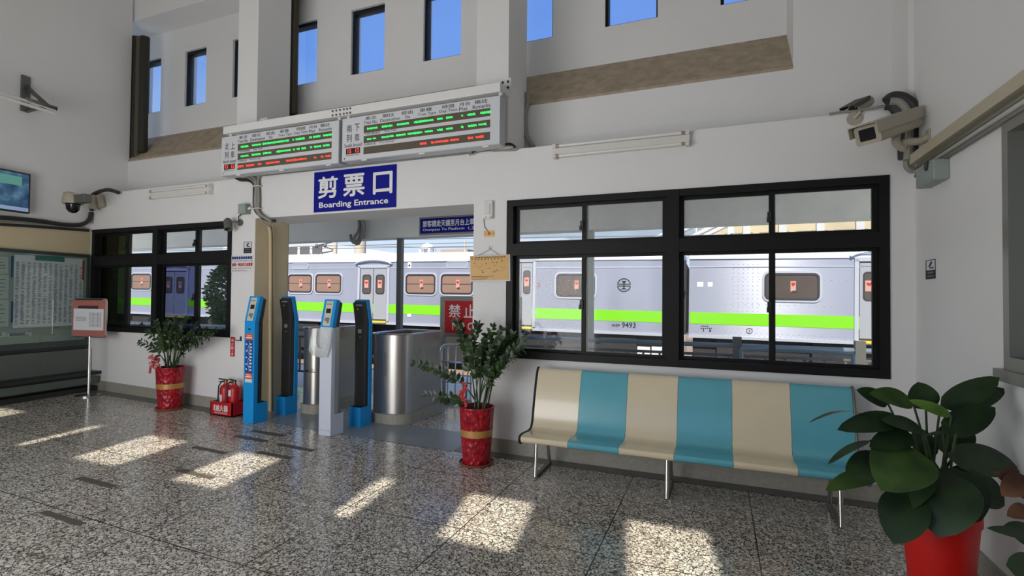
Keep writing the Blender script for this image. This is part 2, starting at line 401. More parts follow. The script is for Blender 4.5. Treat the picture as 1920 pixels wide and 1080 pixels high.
# narrow brown strips let into the terrazzo
STRIPM = mat('worn_floor_tape', s2l(92, 84, 76), 0.5, noise=0.12, nscale=30)
for k, (a, b, w) in enumerate((((152, 893), (226, 909), 8), ((85, 957), (165, 979), 9), ((366, 836), (430, 847), 5), ((336, 879), (408, 893), 6), ((476, 806), (540, 815), 4), ((443, 816), (510, 824), 4), ((525, 831), (594, 843), 5), ((488, 846), (552, 857), 5))):
    A = PZ(*a, 0.0); A = PZ(*a, fz(A.x)); B = PZ(*b, 0.0); B = PZ(*b, fz(B.x)); B.y = A.y = (A.y + B.y) / 2
    A2 = PZ(a[0], a[1] + w, fz(A.x)); h = max(0.03, A.y - A2.y)
    bm = NB(); strip(bm, A.x, B.x, A.y - h, A.y, 0.002, 2); struct('trim_%d' % (k + 20), bm, STRIPM)

# ---- platform-side wall with the passage and the two windows
LW = (-8.94, -5.97, 1.045, 2.59); DO = (-5.562, -2.415, 2.6); RW = (-2.03, 1.27, 0.985, 2.61)
bm = NB()
y0, y1 = D, 5.2
box(bm, CX - 0.5, LW[0], y0, y1, -0.2, 3.14)
box(bm, LW[0], LW[1], y0, y1, -0.2, LW[2]); box(bm, LW[0], LW[1], y0, y1, LW[3], 3.14)
box(bm, LW[1], DO[0], y0, 5.447, -0.2, 3.14)
box(bm, DO[0], DO[1], y0, 5.447, DO[2], 3.14)
box(bm, DO[1], RW[0], y0, y1, -0.2, 3.14)
box(bm, RW[0], RW[1], y0, y1, -0.2, RW[2]); box(bm, RW[0], RW[1], y0, y1, RW[3], 3.14)
box(bm, RW[1], XR + 0.3, y0, y1, -0.2, 3.14)
box(bm, CX - 0.5, XR + 0.3, 5.15, 5.75, 2.98, 3.135)
struct('wall_back', bm, WALL)
bm = NB(); box(bm, DO[0], DO[0] + 0.006, D + 0.001, 5.452, -0.1, DO[2] - 0.002)
box(bm, DO[0] - 0.4, DO[0] + 0.006, 5.4475, 5.46, -0.1, DO[2])
struct('trim_4', bm, BEIGE)
bm = NB()
for W_ in (LW, RW):
    box(bm, W_[0] - 0.01, W_[0] + 0.004, D + 0.115, 5.27, W_[2], W_[3])
struct('trim_10', bm, BEIGE)
bm = NB(); box(bm, RW[1] - 0.004, RW[1] + 0.01, D + 0.115, 5.24, RW[2], RW[3]); struct('trim_11', bm, GREYC)
# baseboards
for nm, a, b in (('baseboard_back', DO[1] + 0.0, XR), ('baseboard_left', CX, DO[0] - 0.02)):
    bm = NB(); n = 16
    for i in range(n):
        p = a + (b - a) * i / n; q = a + (b - a) * (i + 1) / n
        v = [bm.verts.new((x_, y_, fz(x_) + z_)) for x_ in (p, q) for y_, z_ in ((D - .012, -.04), (D - .012, .145), (D + .01, .145), (D + .01, -.04))]
        for f in ((0, 1, 5, 4), (1, 2, 6, 5)): bm.faces.new([v[k] for k in f])
        if i == 0: bm.faces.new(v[:4])
        if i == n - 1: bm.faces.new(v[4:])
    bmesh.ops.remove_doubles(bm, verts=bm.verts, dist=1e-5)
    struct(nm, bm, STONE)
bm = NB(); box(bm, XR - 0.012, XR + 0.02, REAR, D, -0.05, 0.145); struct('baseboard_right', bm, STONE)

# ---- beam above the ledge, bare concrete sill, clerestory wall
BEAMY = 5.5
bm = NB(); box(bm, CX - 1.1, 0.66, DS, DS + 0.3, 2.99, 3.79); box(bm, 0.66, XR + 0.3, DS, DU + 0.2, 2.99, ZC)
box(bm, CX - 1.1, 0.66, BEAMY, DU + 0.2, 6.17, ZC)
struct('wall_upper', bm, WALL)
bm = NB(); prism(bm, [(DS + 0.001, 3.79), (DS + 0.001, 3.82), (DU + 0.02, 4.38), (DU + 0.02, 3.79)], 'x', CX - 1.1, 0.66); struct('trim_5', bm, CONC)
CW = []   # clerestory openings
zt, zb = 5.75, 4.80
for a, b in (((281, 120), (298, 216)), ((347, 102), (385, 200)), ((437, 80), None), ((549, 47), (593, 158)), ((659, 20), (720, 133)), ((794, 60), (864, 104)), ((968, 78), (1036, 70)), ((1134, 50), (1233, 32)), ((1351, 8), None)):
    xa = PY(*a, DU).x; xb = PY(*b, DU).x if b else xa + 0.57
    CW.append((xa, max(xb, xa + 0.3)))
CW[0] = (CW[0][1] - 0.55, CW[0][1]); CW[3] = (CW[3][1] - 0.57, CW[3][1]); CW[6] = (CW[6][1] - 0.58, CW[6][1])
bm = NB(); x = CX - 1.1; box(bm, CX - 1.2, CX - 1.1, DS + .02, DU + .22, 2.99, ZC)
for a, b in CW:
    if a > x: box(bm, x, a, DU, DU + 0.22, 3.7, ZC)
    box(bm, a, b, DU, DU + 0.22, 3.7, zb); box(bm, a, b, DU, DU + 0.22, zt, ZC); x = b
box(bm, x, 0.7, DU, DU + 0.22, 3.7, ZC)
struct('wall_clerestory', bm, WALL)
FROST = glass('dusty_clerestory_glass', (0.92, 0.96, 1.0), 0.04, 0.1, 0.10, (0.5, 0.6, 0.75))
for k, (a, b) in enumerate(CW):
    bm = NB(); yf = DU + 0.04
    box(bm, a + 0.035, b - 0.018, yf, yf + 0.1, zb, zb + 0.025); box(bm, a + 0.035, b - 0.018, yf, yf + 0.1, zt - 0.05, zt); box(bm, a, a + 0.035, yf, yf + 0.1, zb, zt); box(bm, b - 0.018, b, yf, yf + 0.1, zb, zt)
    w = struct('window_%d' % (k + 3), bm, BLACKF)
    bm = NB(); box(bm, a + 0.03, b - 0.015, yf + 0.05, yf + 0.055, zb + 0.02, zt - 0.04); obj('pane', bm, FROST, w)
# columns standing on the ledge
for k, (a, b) in enumerate(((-5.925, -5.57), (-2.40, -2.03))):
    bm = NB(); box(bm, a, b, D, DS + 0.002, 3.135, ZC); struct('trim_%d' % (6 + k), bm, WALL)
bm = NB(); box(bm, XR - 0.035, XR + 0.05, D + 0.0, 5.2, 3.14, ZC); struct('trim_8', bm, WALL)

# ---- left wall (runs at a slant), right wall with its window, rear wall with entrance and high windows, ceiling
bm = NB(); prism(bm, [(-7.2, -0.2), (0.3, -0.2), (0.3, 3.1), (0.56, 3.1), (0.56, ZC), (-7.2, ZC)], 'y', 0, 0.2); bm.transform(ML); struct('wall_left', bm, WALL)
rwa, rwt = ON(MR, 1897, 240); rwl, _ = ON(MR, 1889, 500); _, rwb = ON(MR, 1887, 692)
RO = (rwl, rwl + 1.75, rwb, rwt + 0.04)     # opening in right-wall local x / z
bm = NB()
box(bm, -1.2, RO[0], 0, 0.25, -0.2, ZC); box(bm, RO[0], RO[1], 0, 0.25, -0.2, RO[2]); box(bm, RO[0], RO[1], 0, 0.25, RO[3], ZC); box(bm, RO[1], D - REAR + 0.3, 0, 0.25, -0.2, ZC)
bm.transform(MR); struct('wall_right', bm, WALL)
# rear wall: the street entrance, a street window and a row of high windows that throw the sun patches
RWIN = []
OFF = 5.09 * 0.165
for a, b in ((-8.45, -7.97), (-6.63, -6.51), (-5.73, -5.16), (-4.41, -3.89), (-2.75, -2.59), (-1.873, -1.33), (-0.61, -0.07)):
    RWIN.append((a + OFF, b + OFF))
ZH0, ZH1 = 4.50, 5.37
bm = NB(); ya, yb = REAR - 0.06, REAR
EN = (-6.1, -2.5, 2.65); SW = (-1.9, 0.1, 1.1, 2.65)
box(bm, -12.8, EN[0], ya, yb, -0.2, ZH0); box(bm, EN[0], EN[1], ya, yb, EN[2], ZH0); box(bm, EN[1], SW[0], ya, yb, -0.2, ZH0)
box(bm, SW[0], SW[1], ya, yb, -0.2, SW[2]); box(bm, SW[0], SW[1], ya, yb, SW[3], ZH0); box(bm, SW[1], XR + 0.3, ya, yb, -0.2, ZH0)
x = -12.8
for a, b in RWIN:
    box(bm, x, a, ya, yb, ZH0, ZH1); x = b
box(bm, x, XR + 0.3, ya, yb, ZH0, ZH1); box(bm, -12.8, XR + 0.3, ya, yb, ZH1, ZC)
struct('wall_rear', bm, WALL)
bm = NB(); box(bm, -12.8, XR + 0.3, REAR - 0.1, DU + 0.25, ZC, ZC + 0.2); struct('ceiling', bm, CEIL)

# ---- the two big windows
CLEAR = glass('window_glass', (0.97, 0.98, 0.98), 0.012, 0.0, 0.02)
REFLTINT = glass('reflection_tint_glass', (0.34, 0.37, 0.50), 0.02, 0.0)  # dark blue in the glass colour stands in for reflections on the pane
GREENSTAND = glass('green_standin_glass', (0.12, 0.16, 0.08), 0.02, 0.0)  # dark green tint stands in for reflections and a dark wall outside
HAZY = glass('hazy_glass', (0.95, 0.96, 0.96), 0.012, 0.0, 0.34)
def big_window(name, X, zt_, zb_, bar, mull, mids, panes_mat, out, fr=0.07):
    """outer frame, transom, middle post, four sashes above and four below"""
    x0, x1 = X; bm = NB(); ya, yb = D - 0.012, D + 0.11
    box(bm, x0 + fr, x1 - fr, ya, yb, zt_ - fr * 0.9, zt_); box(bm, x0 + fr, x1 - fr, ya, yb, zb_, zb_ + fr)
    box(bm, x0, x0 + fr, ya, yb, zb_, zt_); box(bm, x1 - fr, x1, ya, yb, zb_, zt_)
    box(bm, x0 + fr, x1 - fr, ya, yb, bar[0], bar[1])
    box(bm, mull - 0.055, mull + 0.055, ya - 0.006, yb - 0.004, zb_ + 0.002, zt_ - 0.002)
    w = struct(name, bm, BLACKF)
    cols = [(x0 + fr, mids[0]), (mids[0], mull - 0.055), (mull + 0.055, mids[1]), (mids[1], x1 - fr)]
    rows = [(bar[1], zt_ - fr * 0.9), (zb_ + fr, bar[0])]
    for r, (za, zb2) in enumerate(rows):
        for c, (a, b) in enumerate(cols):
            t = 0.028; yy = D + (0.03 if c % 2 else 0.06)
            bm = NB(); aa, bb = a - (0.026 if c % 2 else 0), b + (0 if c % 2 else 0.026)
            box(bm, aa, bb, yy, yy + 0.03, za, za + t); box(bm, aa, bb, yy, yy + 0.03, zb2 - t, zb2)
            box(bm, aa, aa + t + 0.012, yy, yy + 0.03, za + t, zb2 - t); box(bm, bb - t - 0.012, bb, yy, yy + 0.03, za + t, zb2 - t)
            s = obj('sash', bm, BLACKF, w)
            bm = NB(); box(bm, aa + 0.02, bb - 0.02, yy + 0.013, yy + 0.017, za + 0.02, zb2 - 0.02)
            obj('pane', bm, panes_mat[r][c], s)
    for c in (1, 3):
        for r, z in ((0, (rows[0][0] + rows[0][1]) / 2 - 0.03), (1, (rows[1][0] + rows[1][1]) / 2)):
            bm = NB(); xx = mids[c // 2] - 0.02; box(bm, xx - 0.02, xx + 0.012, D + 0.012, D + 0.03, z - 0.045, z + 0.045); box(bm, xx - 0.026, xx - 0.008, D + 0.0, D + 0.014, z - 0.05, z - 0.005)
            obj('latch', bm, BLACKP, w, bevel=0.003)
    return w
zx = lambda x, y: PY(x, y, D + 0.04)
big_window('window_2', (RW[0], RW[1]), RW[3], RW[2], (zx(1100, 478).z + 0.005, zx(1100, 450).z - 0.02), zx(1262, 500).x, (zx(1096, 500).x, zx(1448, 500).x), [[HAZY] * 4, [CLEAR] * 4], 0)
big_window('window_1', (LW[0], LW[1]), LW[3], LW[2], (zx(300, 496).z + 0.0, zx(300, 480).z + 0.02), zx(297, 500).x, (zx(238, 500).x, zx(369, 500).x), [[GREENSTAND, CLEAR, CLEAR, CLEAR], [GREENSTAND, CLEAR, REFLTINT, CLEAR]], 0)
# right-wall window, grey aluminium
ALU = mat('grey_aluminium', s2l(150, 146, 140), 0.4, 0.5)
bm = NB(); a, b, z0_, z1_ = RO
for q in ((a + 0.06, b - 0.06, z1_ - 0.06, z1_), (a + 0.06, b - 0.06, z0_, z0_ + 0.07), (a, a + 0.06, z0_, z1_), (b - 0.06, b, z0_, z1_), ((a + b) / 2 - 0.03, (a + b) / 2 + 0.03, z0_ + 0.07, z1_ - 0.06)): box(bm, q[0], q[1], -0.02, 0.12, q[2], q[3])
bm.transform(MR); w = struct('window_20', bm, ALU)
bm = NB(); box(bm, a + 0.05, b - 0.05, 0.06, 0.066, z0_ + 0.05, z1_ - 0.05); bm.transform(MR)
obj('pane', bm, glass('office_glass', (0.42, 0.5, 0.47), 0.10, 0.0, 0.06), w)
bm = NB(); box(bm, a - 0.04, b + 0.04, -0.05, 0.06, z0_ - 0.06, z0_ + 0.002); bm.transform(MR); obj('window_sill', bm, ALU, w)
# the office seen behind that window
bm = NB(); box(bm, XR + 1.6, XR + 1.7, 1.2, 5.0, -0.1, 3.2); box(bm, XR + 0.25, XR + 1.7, 4.9, 5.0, -0.1, 3.2); box(bm, XR + 0.25, XR + 1.7, 1.2, 5.0, 3.1, 3.2); box(bm, XR + 0.25, XR + 1.7, 1.2, 5, -0.1, 0)
struct('wall_office', bm, mat('office_wall', s2l(120, 130, 122), 0.8))

def PF(x, y):
    """point of the (gently sloping) floor under a pixel"""
    p = PZ(x, y, 0)
    for _ in range(12): p = PZ(x, y, fz(p.x))
    return p

# ------------------------------------------------------------------ bench of six fibreglass seats
BX0, BX1 = -1.615, 0.975
bench = thing('bench', 'long bench of six joined cream and teal seats under the right window', 'bench', ((BX0 + BX1) / 2, 4.5, 0))
SEAT = [(4.285, .318), (4.262, .322), (4.243, .338), (4.238, .358), (4.250, .378), (4.28, .388), (4.34, .388), (4.42, .380), (4.49, .376), (4.535, .385), (4.565, .41), (4.585, .455), (4.60, .52), (4.622, .61), (4.65, .71), (4.68, .81), (4.708, .88), (4.728, .915), (4.75, .925), (4.768, .915)]
def shell(bm, x0, x1, prof, t=0.012, bow=0.003, n=6):
    N = []
    for i in range(len(prof)):
        a = Vector(prof[max(i - 1, 0)]); b = Vector(prof[min(i + 1, len(prof) - 1)]); d = (b - a).normalized(); N.append(Vector((-d.y, d.x)))
    T = []; B = []
    for k in range(n + 1):
        u = k / n; x = x0 + (x1 - x0) * u; dip = -bow * (1 - (2 * u - 1) ** 2)
        T.append([bm.verts.new((x, p[0] + N[i].x * dip, p[1] + N[i].y * dip)) for i, p in enumerate(prof)])
        B.append([bm.verts.new((x, p[0] - N[i].x * t, p[1] - N[i].y * t)) for i, p in enumerate(prof)])
    m_ = len(prof)
    for k in range(n):
        for i in range(m_ - 1):
            bm.faces.new((T[k][i], T[k + 1][i], T[k + 1][i + 1], T[k][i + 1])).smooth = True
            bm.faces.new((B[k][i], B[k][i + 1], B[k + 1][i + 1], B[k + 1][i])).smooth = True
        for i in (0, m_ - 1): bm.faces.new((T[k][i], B[k][i], B[k + 1][i], T[k + 1][i]))
    for k in (0, n):
        for i in range(m_ - 1): bm.faces.new((T[k][i], T[k][i + 1], B[k][i + 1], B[k][i]))
sw = (BX1 - BX0) / 6
for k in range(6):
    bm = NB(); shell(bm, BX0 + k * sw + 0.0015, BX0 + (k + 1) * sw - 0.0015, SEAT)
    o = obj('seat', bm, TEAL if k % 2 else CRM, bench, world=True); o['label'] = 'teal seat' if k % 2 else 'cream seat'
for x in (BX0 - 0.006, BX1 + 0.006):
    bm = NB(); tube(bm, [(x, p[0] + 0.001, p[1] - 0.002) for p in SEAT], 0.012, 8); o = obj('edge_trim', bm, BLACKR if x < 0 else GREYPOST, bench, world=True)
bm = NB(); 
for yy, zz in ((4.34, .345), (4.62, .40)): box(bm, BX0 + 0.03, BX1 - 0.03, yy - 0.02, yy + 0.02, zz - 0.028, zz - 0.002)
obj('rail', bm, BLACKR, bench, world=True)
for px in (1003, 1250, 1578):
    P = PF(px, {1003: 897, 1250: 938, 1578: 992}[px]); x = P.x; f0 = P.y + 0.01
    bm = NB(); tube(bm, [(x, f0, .012), (x, f0 + 0.03, .33)], 0.017, 12); obj('leg', bm, CHROME, bench, world=True)
    bm = NB(); tube(bm, [(x, f0 + 0.42, .012), (x, f0 + 0.30, .385)], 0.017, 12); obj('leg', bm, CHROME, bench, world=True)
    bm = NB(); box(bm, x - 0.018, x + 0.018, f0, f0 + 0.43, .0, .026); obj('foot_bar', bm, GREYPOST, bench, world=True, bevel=0.004)
    bm = NB(); box(bm, x - 0.03, x + 0.03, f0 + 0.0, f0 + 0.33, .325, .343); obj('bracket', bm, BLACKR, bench, world=True)

# ------------------------------------------------------------------ ticket card readers
HB, HT = 1.215, 1.53
def reader(label, loc, rotz, body, skin, front=True):
    t = thing('card_reader', label, 'card reader', loc, (0, 0, rotz), 'card readers at the gate')
    w = 0.088; lean = 0.21
    L = lambda z: (z - HB) * lean
    bm = NB(); box(bm, -w, w, 0, 0.058, 0, HB); obj('column', bm, body, t, bevel=0.004)
    bm = NB(); box(bm, -w, w, 0.055, 0.20, 0, 0.235)
    for f in [f for f in bm.faces if f.calc_center_median().z > 0.23]: bm.faces.remove(f)
    box(bm, -w + 0.004, w - 0.004, 0.06, 0.196, 0.0, 0.20, 1)
    obj('foot', bm, [body, BLACKP], t)
    if front != 'white':
        bm = NB(); box(bm, -w + 0.01, w - 0.01, 0.058, 0.122, 0.18, HB); obj('back_cover', bm, BLACKP, t, bevel=0.004)
    else:
        bm = NB(); box(bm, -w + 0.003, w - 0.003, 0.058, 0.122, 0.18, HB); obj('back_cover', bm, STEEL, t, bevel=0.004)
    bm = NB(); ww = w + 0.003; z0_, z1_ = HB + 0.0, HT
    prism(bm, [(L(z0_), z0_), (L(z1_), z1_), (L(z1_) + 0.055, z1_ - 0.012), (L(z0_) + 0.055, z0_ - 0.012)], 'x', -ww, ww)
    h = obj('head', bm, skin, t, bevel=0.004)
    bm = NB(); prism(bm, [(L(z0_) + 0.054, z0_), (L(z1_) + 0.054, z1_ - 0.02), (L(z1_) + 0.10, z1_ - 0.045), (L(z0_) + 0.115, z0_ - 0.02)], 'x', -w + 0.006, w - 0.006)
    hb = obj('head_cover', bm, BLACKP, t, bevel=0.004)
    # reader plate, screen and card mark on the sloping front
    def on(u, v, off):   # u across, v up the slope 0..1
        z = z0_ + (z1_ - z0_) * v; return (u, L(z) - off, z + off * lean)
    def pl(bm, u0, u1, v0, v1, off, mi=0): quad(bm, on(u0, v0, off), on(u1, v0, off), on(u1, v1, off), on(u0, v1, off), mi)
    bm = NB(); pl(bm, -0.053, 0.053, 0.05, 0.93, 0.003); obj('reader_plate', bm, mat('cream_plastic', s2l(206, 202, 180), 0.45), h)
    bm = NB(); pl(bm, -0.034, 0.034, 0.50, 0.66, 0.005); obj('screen', bm, LENS, h)
    bm = NB(); pl(bm, -0.038, 0.034, 0.24, 0.30, 0.005); pl(bm, -0.03, 0.03, 0.21, 0.34, 0.0045); pl(bm, 0.0, 0.03, 0.14, 0.24, 0.005); pl(bm, -0.036, -0.02, 0.79, 0.845, 0.005); pl(bm, -0.014, 0.034, 0.80, 0.835, 0.005)
    obj('card_mark', bm, GREYINK, h)
    # fittings on the back of the head
    def ob(u, v, off): z = z0_ + (z1_ - z0_) * v - 0.03; return (u, 0.1 + L(z) * 0.96 + off + 0.012, z)
    bm = NB(); quad(bm, ob(-0.06, .84, .006), ob(0.035, .84, .006), ob(0.035, .9, .006), ob(-0.06, .9, .006)); quad(bm, ob(0.0, .68, .007), ob(0.022, .68, .007), ob(0.022, .75, .007), ob(0.0, .75, .007)); obj('label_plate', bm, GREYBOX, hb)
    bm = NB(); quad(bm, (-0.02, .1235, 1.12), (0.035, .1235, 1.12), (0.035, .1235, 1.165), (-0.02, .1235, 1.165)); obj('label_plate', bm, GREYBOX, t)
    bm = NB(); tube(bm, [(0.0, .118, 1.07), (0.0, .126, 1.07)], 0.008, 10); obj('lock', bm, GREYBOX, t)
    return t
p = (PF(453, 793) + PF(476, 794)) / 2
k1 = reader('blue card reader with a blue and orange map strip, nearest the beige column', (p.x, p.y, p.z), math.radians(-3), BLUE, BLUE)
# map strip on its front
mp = [('band', ORANGEP, 1.0, 1.075), ('map', BLUEINK, .60, 1.0), ('band', ORANGEP, .53, .60), ('imprint', PAPER, .49, .53)]
for nm, M, a, b in mp:
    bm = NB(); quad(bm, (-.062, -.002, a), (.062, -.002, a), (.062, -.002, b), (-.062, -.002, b)); s = obj('map_panel' if nm == 'map' else 'map_' + nm, bm, mat('map_blue', s2l(32, 78, 160), 0.4) if nm == 'map' else M, k1)
    if nm == 'map':
        bm = NB(); box(bm, .006, .010, -.0035, -.0025, .62, .985)
        for i in range(9): box(bm, .02, .02 + random.uniform(.024, .036), -.0035, -.0025, .63 + i * .039, .648 + i * .039)
        for i, z in enumerate((.64, .70, .78, .86, .94)):
            box(bm, -.052, -.03, -.0035, -.0025, z, z + .014)
        tube(bm, [(.008, -.003, .95), (-.018, -.003, .90), (-.018, -.003, .86), (.008, -.003, .82)], .0018, 6); tube(bm, [(.008, -.003, .79), (-.018, -.003, .75), (-.018, -.003, .70), (.008, -.003, .66)], .0018, 6)
        obj('map_lines', bm, WHITE, s)
    if nm == 'band':
        bm = NB(); box(bm, -.05, .05, -.0035, -.0025, a + .02, a + .034); box(bm, -.035, .035, -.0035, -.0025, a + .045, a + .053); obj('map_print', bm, WHITE, s)
bm = NB(); quad(bm, (-.02, -.002, 1.12), (.02, -.002, 1.12), (.02, -.002, 1.14), (-.02, -.002, 1.14)); obj('button', bm, BLACKP, k1)
p = (PF(517, 776) + PF(534, 780)) / 2
reader('black-backed card reader turned away, left of the two, behind the blue map reader', (p.x, p.y + 0.2, p.z), PI + math.radians(-2), BLUE, BLUE)
p = (PF(655, 799) + PF(676, 802)) / 2
reader('black-backed card reader turned away, right of the white one, before the right steel counter', (p.x, p.y + 0.2, p.z), PI + math.radians(-2), BLUE, BLUE)
p = (PF(594, 816) + PF(622, 818)) / 2
WHITEC = mat('white_column', s2l(206, 212, 226), 0.4)
k3 = reader('white card reader with a blue head and a plastic bag hung on it', (p.x, p.y, p.z), math.radians(-3), WHITEC, BLUE, 'white')
bm = NB()
for i in range(5): tube(bm, [(-.062 + i * .031, 0.0, .06), (-.062 + i * .031, -.003, .06)], .004, 8)
obj('screw', bm, BLACKP, k3)
# carrier bag hung from its head
def lx(px, py): return ON(FR(k3.location, k3.rotation_euler), px, py, -0.05)
PLASTIC = glass('white_film', (0.9, 0.92, 0.93), 0.08, 0.25, 0.95, (0.85, 0.87, 0.88))
bag = thing('plastic_bag', 'thin white plastic carrier bag hanging from the white card reader', 'bag', k3.location, k3.rotation_euler)
out = [(613, 617), (620, 623), (613, 660)]
o_ = [lx(*q) for q in ((584, 617), (577, 655), (579, 664), (598, 670), (612, 669), (614, 655), (619, 632), (619, 617))]
i_ = [lx(*q) for q in ((594, 617), (590, 640), (594, 652), (602, 655), (606, 650), (611, 632), (612, 617))]
bm = NB()
def loop(pts, off): return [bm.verts.new((q[0], off(k, q), q[1])) for k, q in enumerate(pts)]
fr_ = [lx(*q) for q in ((583, 616), (578, 640), (576, 657), (582, 666), (597, 671), (610, 670), (616, 650), (620, 616))]
inn = [lx(*q) for q in ((593, 616), (591, 634), (591, 645), (594, 651), (600, 654), (606, 651), (609, 640), (612, 616))]
mid = [((a[0] + b[0]) / 2, (a[1] + b[1]) / 2) for a, b in zip(fr_, inn)]
rows_ = [[bm.verts.new((q[0], -0.03, q[1])) for q in fr_], [bm.verts.new((q[0], -0.055 - 0.008 * (k % 2), q[1])) for k, q in enumerate(mid)], [bm.verts.new((q[0], -0.035, q[1])) for q in inn]]
back = [[bm.verts.new((q[0], -0.004, q[1])) for q in fr_], [bm.verts.new((q[0], -0.003, q[1])) for q in inn]]
for a, b in ((rows_[0], rows_[1]), (rows_[1], rows_[2]), (rows_[0], back[0])):
    for k in range(len(a) - 1): bm.faces.new((a[k], a[k + 1], b[k + 1], b[k])).smooth = True
bm.faces.new(back[0])
bag_o = obj('bag_film', bm, PLASTIC, bag)

# ------------------------------------------------------------------ stainless steel gate counters
def counter(label, x0, x1, yf, yb, H):
    z = fz((x0 + x1) / 2)
    t = thing('gate_counter', label, 'counter', ((x0 + x1) / 2, (yf + yb) / 2, z), group='steel gate counters')
    r = (x1 - x0) / 2; cx = (x0 + x1) / 2; yc = yf + r * 0.85
    def outline(e):
        pts = [(x1 + e, yb + e), ]
        for k in range(17):
            a = -PI * k / 16; c_, s_ = math.cos(a), math.sin(a)
            sgn = lambda v, q: math.copysign(abs(v) ** q, v)
            pts.append((cx + (r + e) * sgn(c_, .8), yc + (r * .85 + e) * sgn(s_, .8)))
        pts.append((x0 - e, yb + e)); return pts
    bm = NB(); O = outline(0)
    lo = [bm.verts.new((*q, .115)) for q in O]; hi = [bm.verts.new((*q, H)) for q in O]; n = len(O)
    I = outline(-0.035); ih = [bm.verts.new((*q, H)) for q in I]; il = [bm.verts.new((*q, H - .35)) for q in I]
    for k in range(n):
        j = (k + 1) % n
        f = bm.faces.new((lo[k], lo[j], hi[j], hi[k])); f.smooth = 0 < k < n - 2
        bm.faces.new((hi[k], hi[j], ih[j], ih[k])); bm.faces.new((ih[k], ih[j], il[j], il[k]))
    bm.faces.new(il)
    bmesh.ops.translate(bm, vec=(0, 0, z), verts=bm.verts)
    o = obj('casing', bm, STEEL, t, world=True)
    bm = NB(); 
    for k in range(n): box
    ro = outline(0.006)
    tube(bm, [(*q, H) for q in ro], .011, 8, closed=True); bmesh.ops.translate(bm, vec=(0, 0, z), verts=bm.verts)
    obj('rim', bm, CHROME, t, world=True)
    bm = NB(); prism(bm, outline(0.03), 'z', z - .05, z + .12); obj('stone_base', bm, STONE, t, world=True)
    return t, z
q0 = PF(693, 797); q1 = PF(762, 796); qf = PF(742, 798)
BXA, BXB = PF(693, 795).x - 0.13, PF(826, 771).x - 0.02
cB, zB = counter('right stainless steel gate counter with rounded front, beside the red banner fence', BXA, BXB, PF(740, 797).y, PF(826, 771).y, 1.105)
bm = NB(); xx = BXB - .12; yy = PF(740, 797).y + 0.02
tube(bm, [(PF(722, 795).x, PF(722, 795).y - .01, .62), (PF(722, 795).x, PF(722, 795).y - .012, .92)], .003, 6)
obj('handle_slot', bm, BLACKP, cB, world=True)
qa = PF(664, 757)
cA, zA = counter('left stainless steel gate counter, behind the white card reader', PF(556, 772).x + 0.05, qa.x, PF(580, 779).y + .07, qa.y, 1.12)
bm = NB(); pa = PF(575, 778)
tube(bm, [(pa.x - .1, pa.y - .003, .62), (pa.x + .02, pa.y - .015, .62), (pa.x + .14, pa.y - .013, .62)], .005, 6); tube(bm, [(pa.x, pa.y - .005, .635), (pa.x, pa.y - .03, .635)], .012, 8); obj('lock', bm, BLACKP, cA, world=True)

# ------------------------------------------------------------------ fire extinguishers in their red box
A = PF(394, 777); B = PF(446, 781); z = A.z
fb = thing('extinguisher_box', 'low red open box holding two fire extinguishers by the wall', 'box', ((A.x + B.x) / 2, A.y, z), (0, 0, 0))
L = B.x - A.x; dp = 0.24; hh = 0.17
bm = NB()
box(bm, -L / 2, L / 2, 0, .012, 0, hh); box(bm, -L / 2, L / 2, dp - .012, dp, 0, hh); box(bm, -L / 2, -L / 2 + .012, 0, dp, 0, hh); box(bm, L / 2 - .012, L / 2, 0, dp, 0, hh); box(bm, -L / 2, L / 2, 0, dp, 0, .01)
obj('tray', bm, RED, fb)
bm = NB(); text(bm, '滅火器', -.10, .12, .055, .135, -.002, bold=.01); text(bm, 'FIRE EXTINGUISHER', -.11, .115, .025, .045, -.002); box(bm, -.125, -.108, -.003, -.001, .06, .13); obj('lettering', bm, WHITE, fb)
def extinguisher(label, x, y, z, rz, tagpos):
    t = thing('fire_extinguisher', label, 'fire extinguisher', (x, y, z), (0, 0, rz), 'fire extinguishers in the red box')
    bm = NB(); lathe(bm, [(.066, 0), (.07, .01), (.07, .29), (.066, .325), (.05, .35), (.026, .365), (.022, .385)], cap_top=True); obj('cylinder_body', bm, RED, t)
    bm = NB(); lathe(bm, [(.018, .383), (.02, .41), (.012, .42)], cap_top=True); tube(bm, [(.0, 0, .40), (-.03, 0, .405)], .012); obj('valve', bm, BRASS, t)
    bm = NB(); prism(bm, [(-.115, .425), (-.10, .435), (.02, .425), (.03, .41), (-.02, .412)], 'y', -.011, .011); prism(bm, [(-.12, .385), (-.09, .40), (.02, .405), (.02, .398), (-.09, .39)], 'y', -.010, .010); obj('lever', bm, BLACKP, t)
    bm = NB(); tube(bm, [(-.01, -.02, .40), (-.01, -.07, .40), (-.03, -.085, .35), (-.04, -.082, .22), (-.04, -.08, .06)], .009, 8); obj('hose', bm, BLACKP, t)
    bm = NB(); seg = 8
    a0, a1, za, zb_ = tagpos
    ring = [(.0715 * math.cos(a0 + (a1 - a0) * k / seg), .0715 * math.sin(a0 + (a1 - a0) * k / seg)) for k in range(seg + 1)]
    for p_, q_ in zip(ring, ring[1:]): quad(bm, (*p_, za), (*q_, za), (*q_, zb_), (*p_, zb_))
    obj('paper_label', bm, PAPER, t)
    return t
extinguisher('red fire extinguisher, left one in the red box, with a low white label', fb.location.x - .07, A.y + dp / 2, z + .011, .15, (math.radians(-150), math.radians(-85), .12, .24))
extinguisher('red fire extinguisher, right one in the red box, with a white tag up high', fb.location.x + .085, A.y + dp / 2, z + .011, -.1, (math.radians(-135), math.radians(-70), .23, .31))
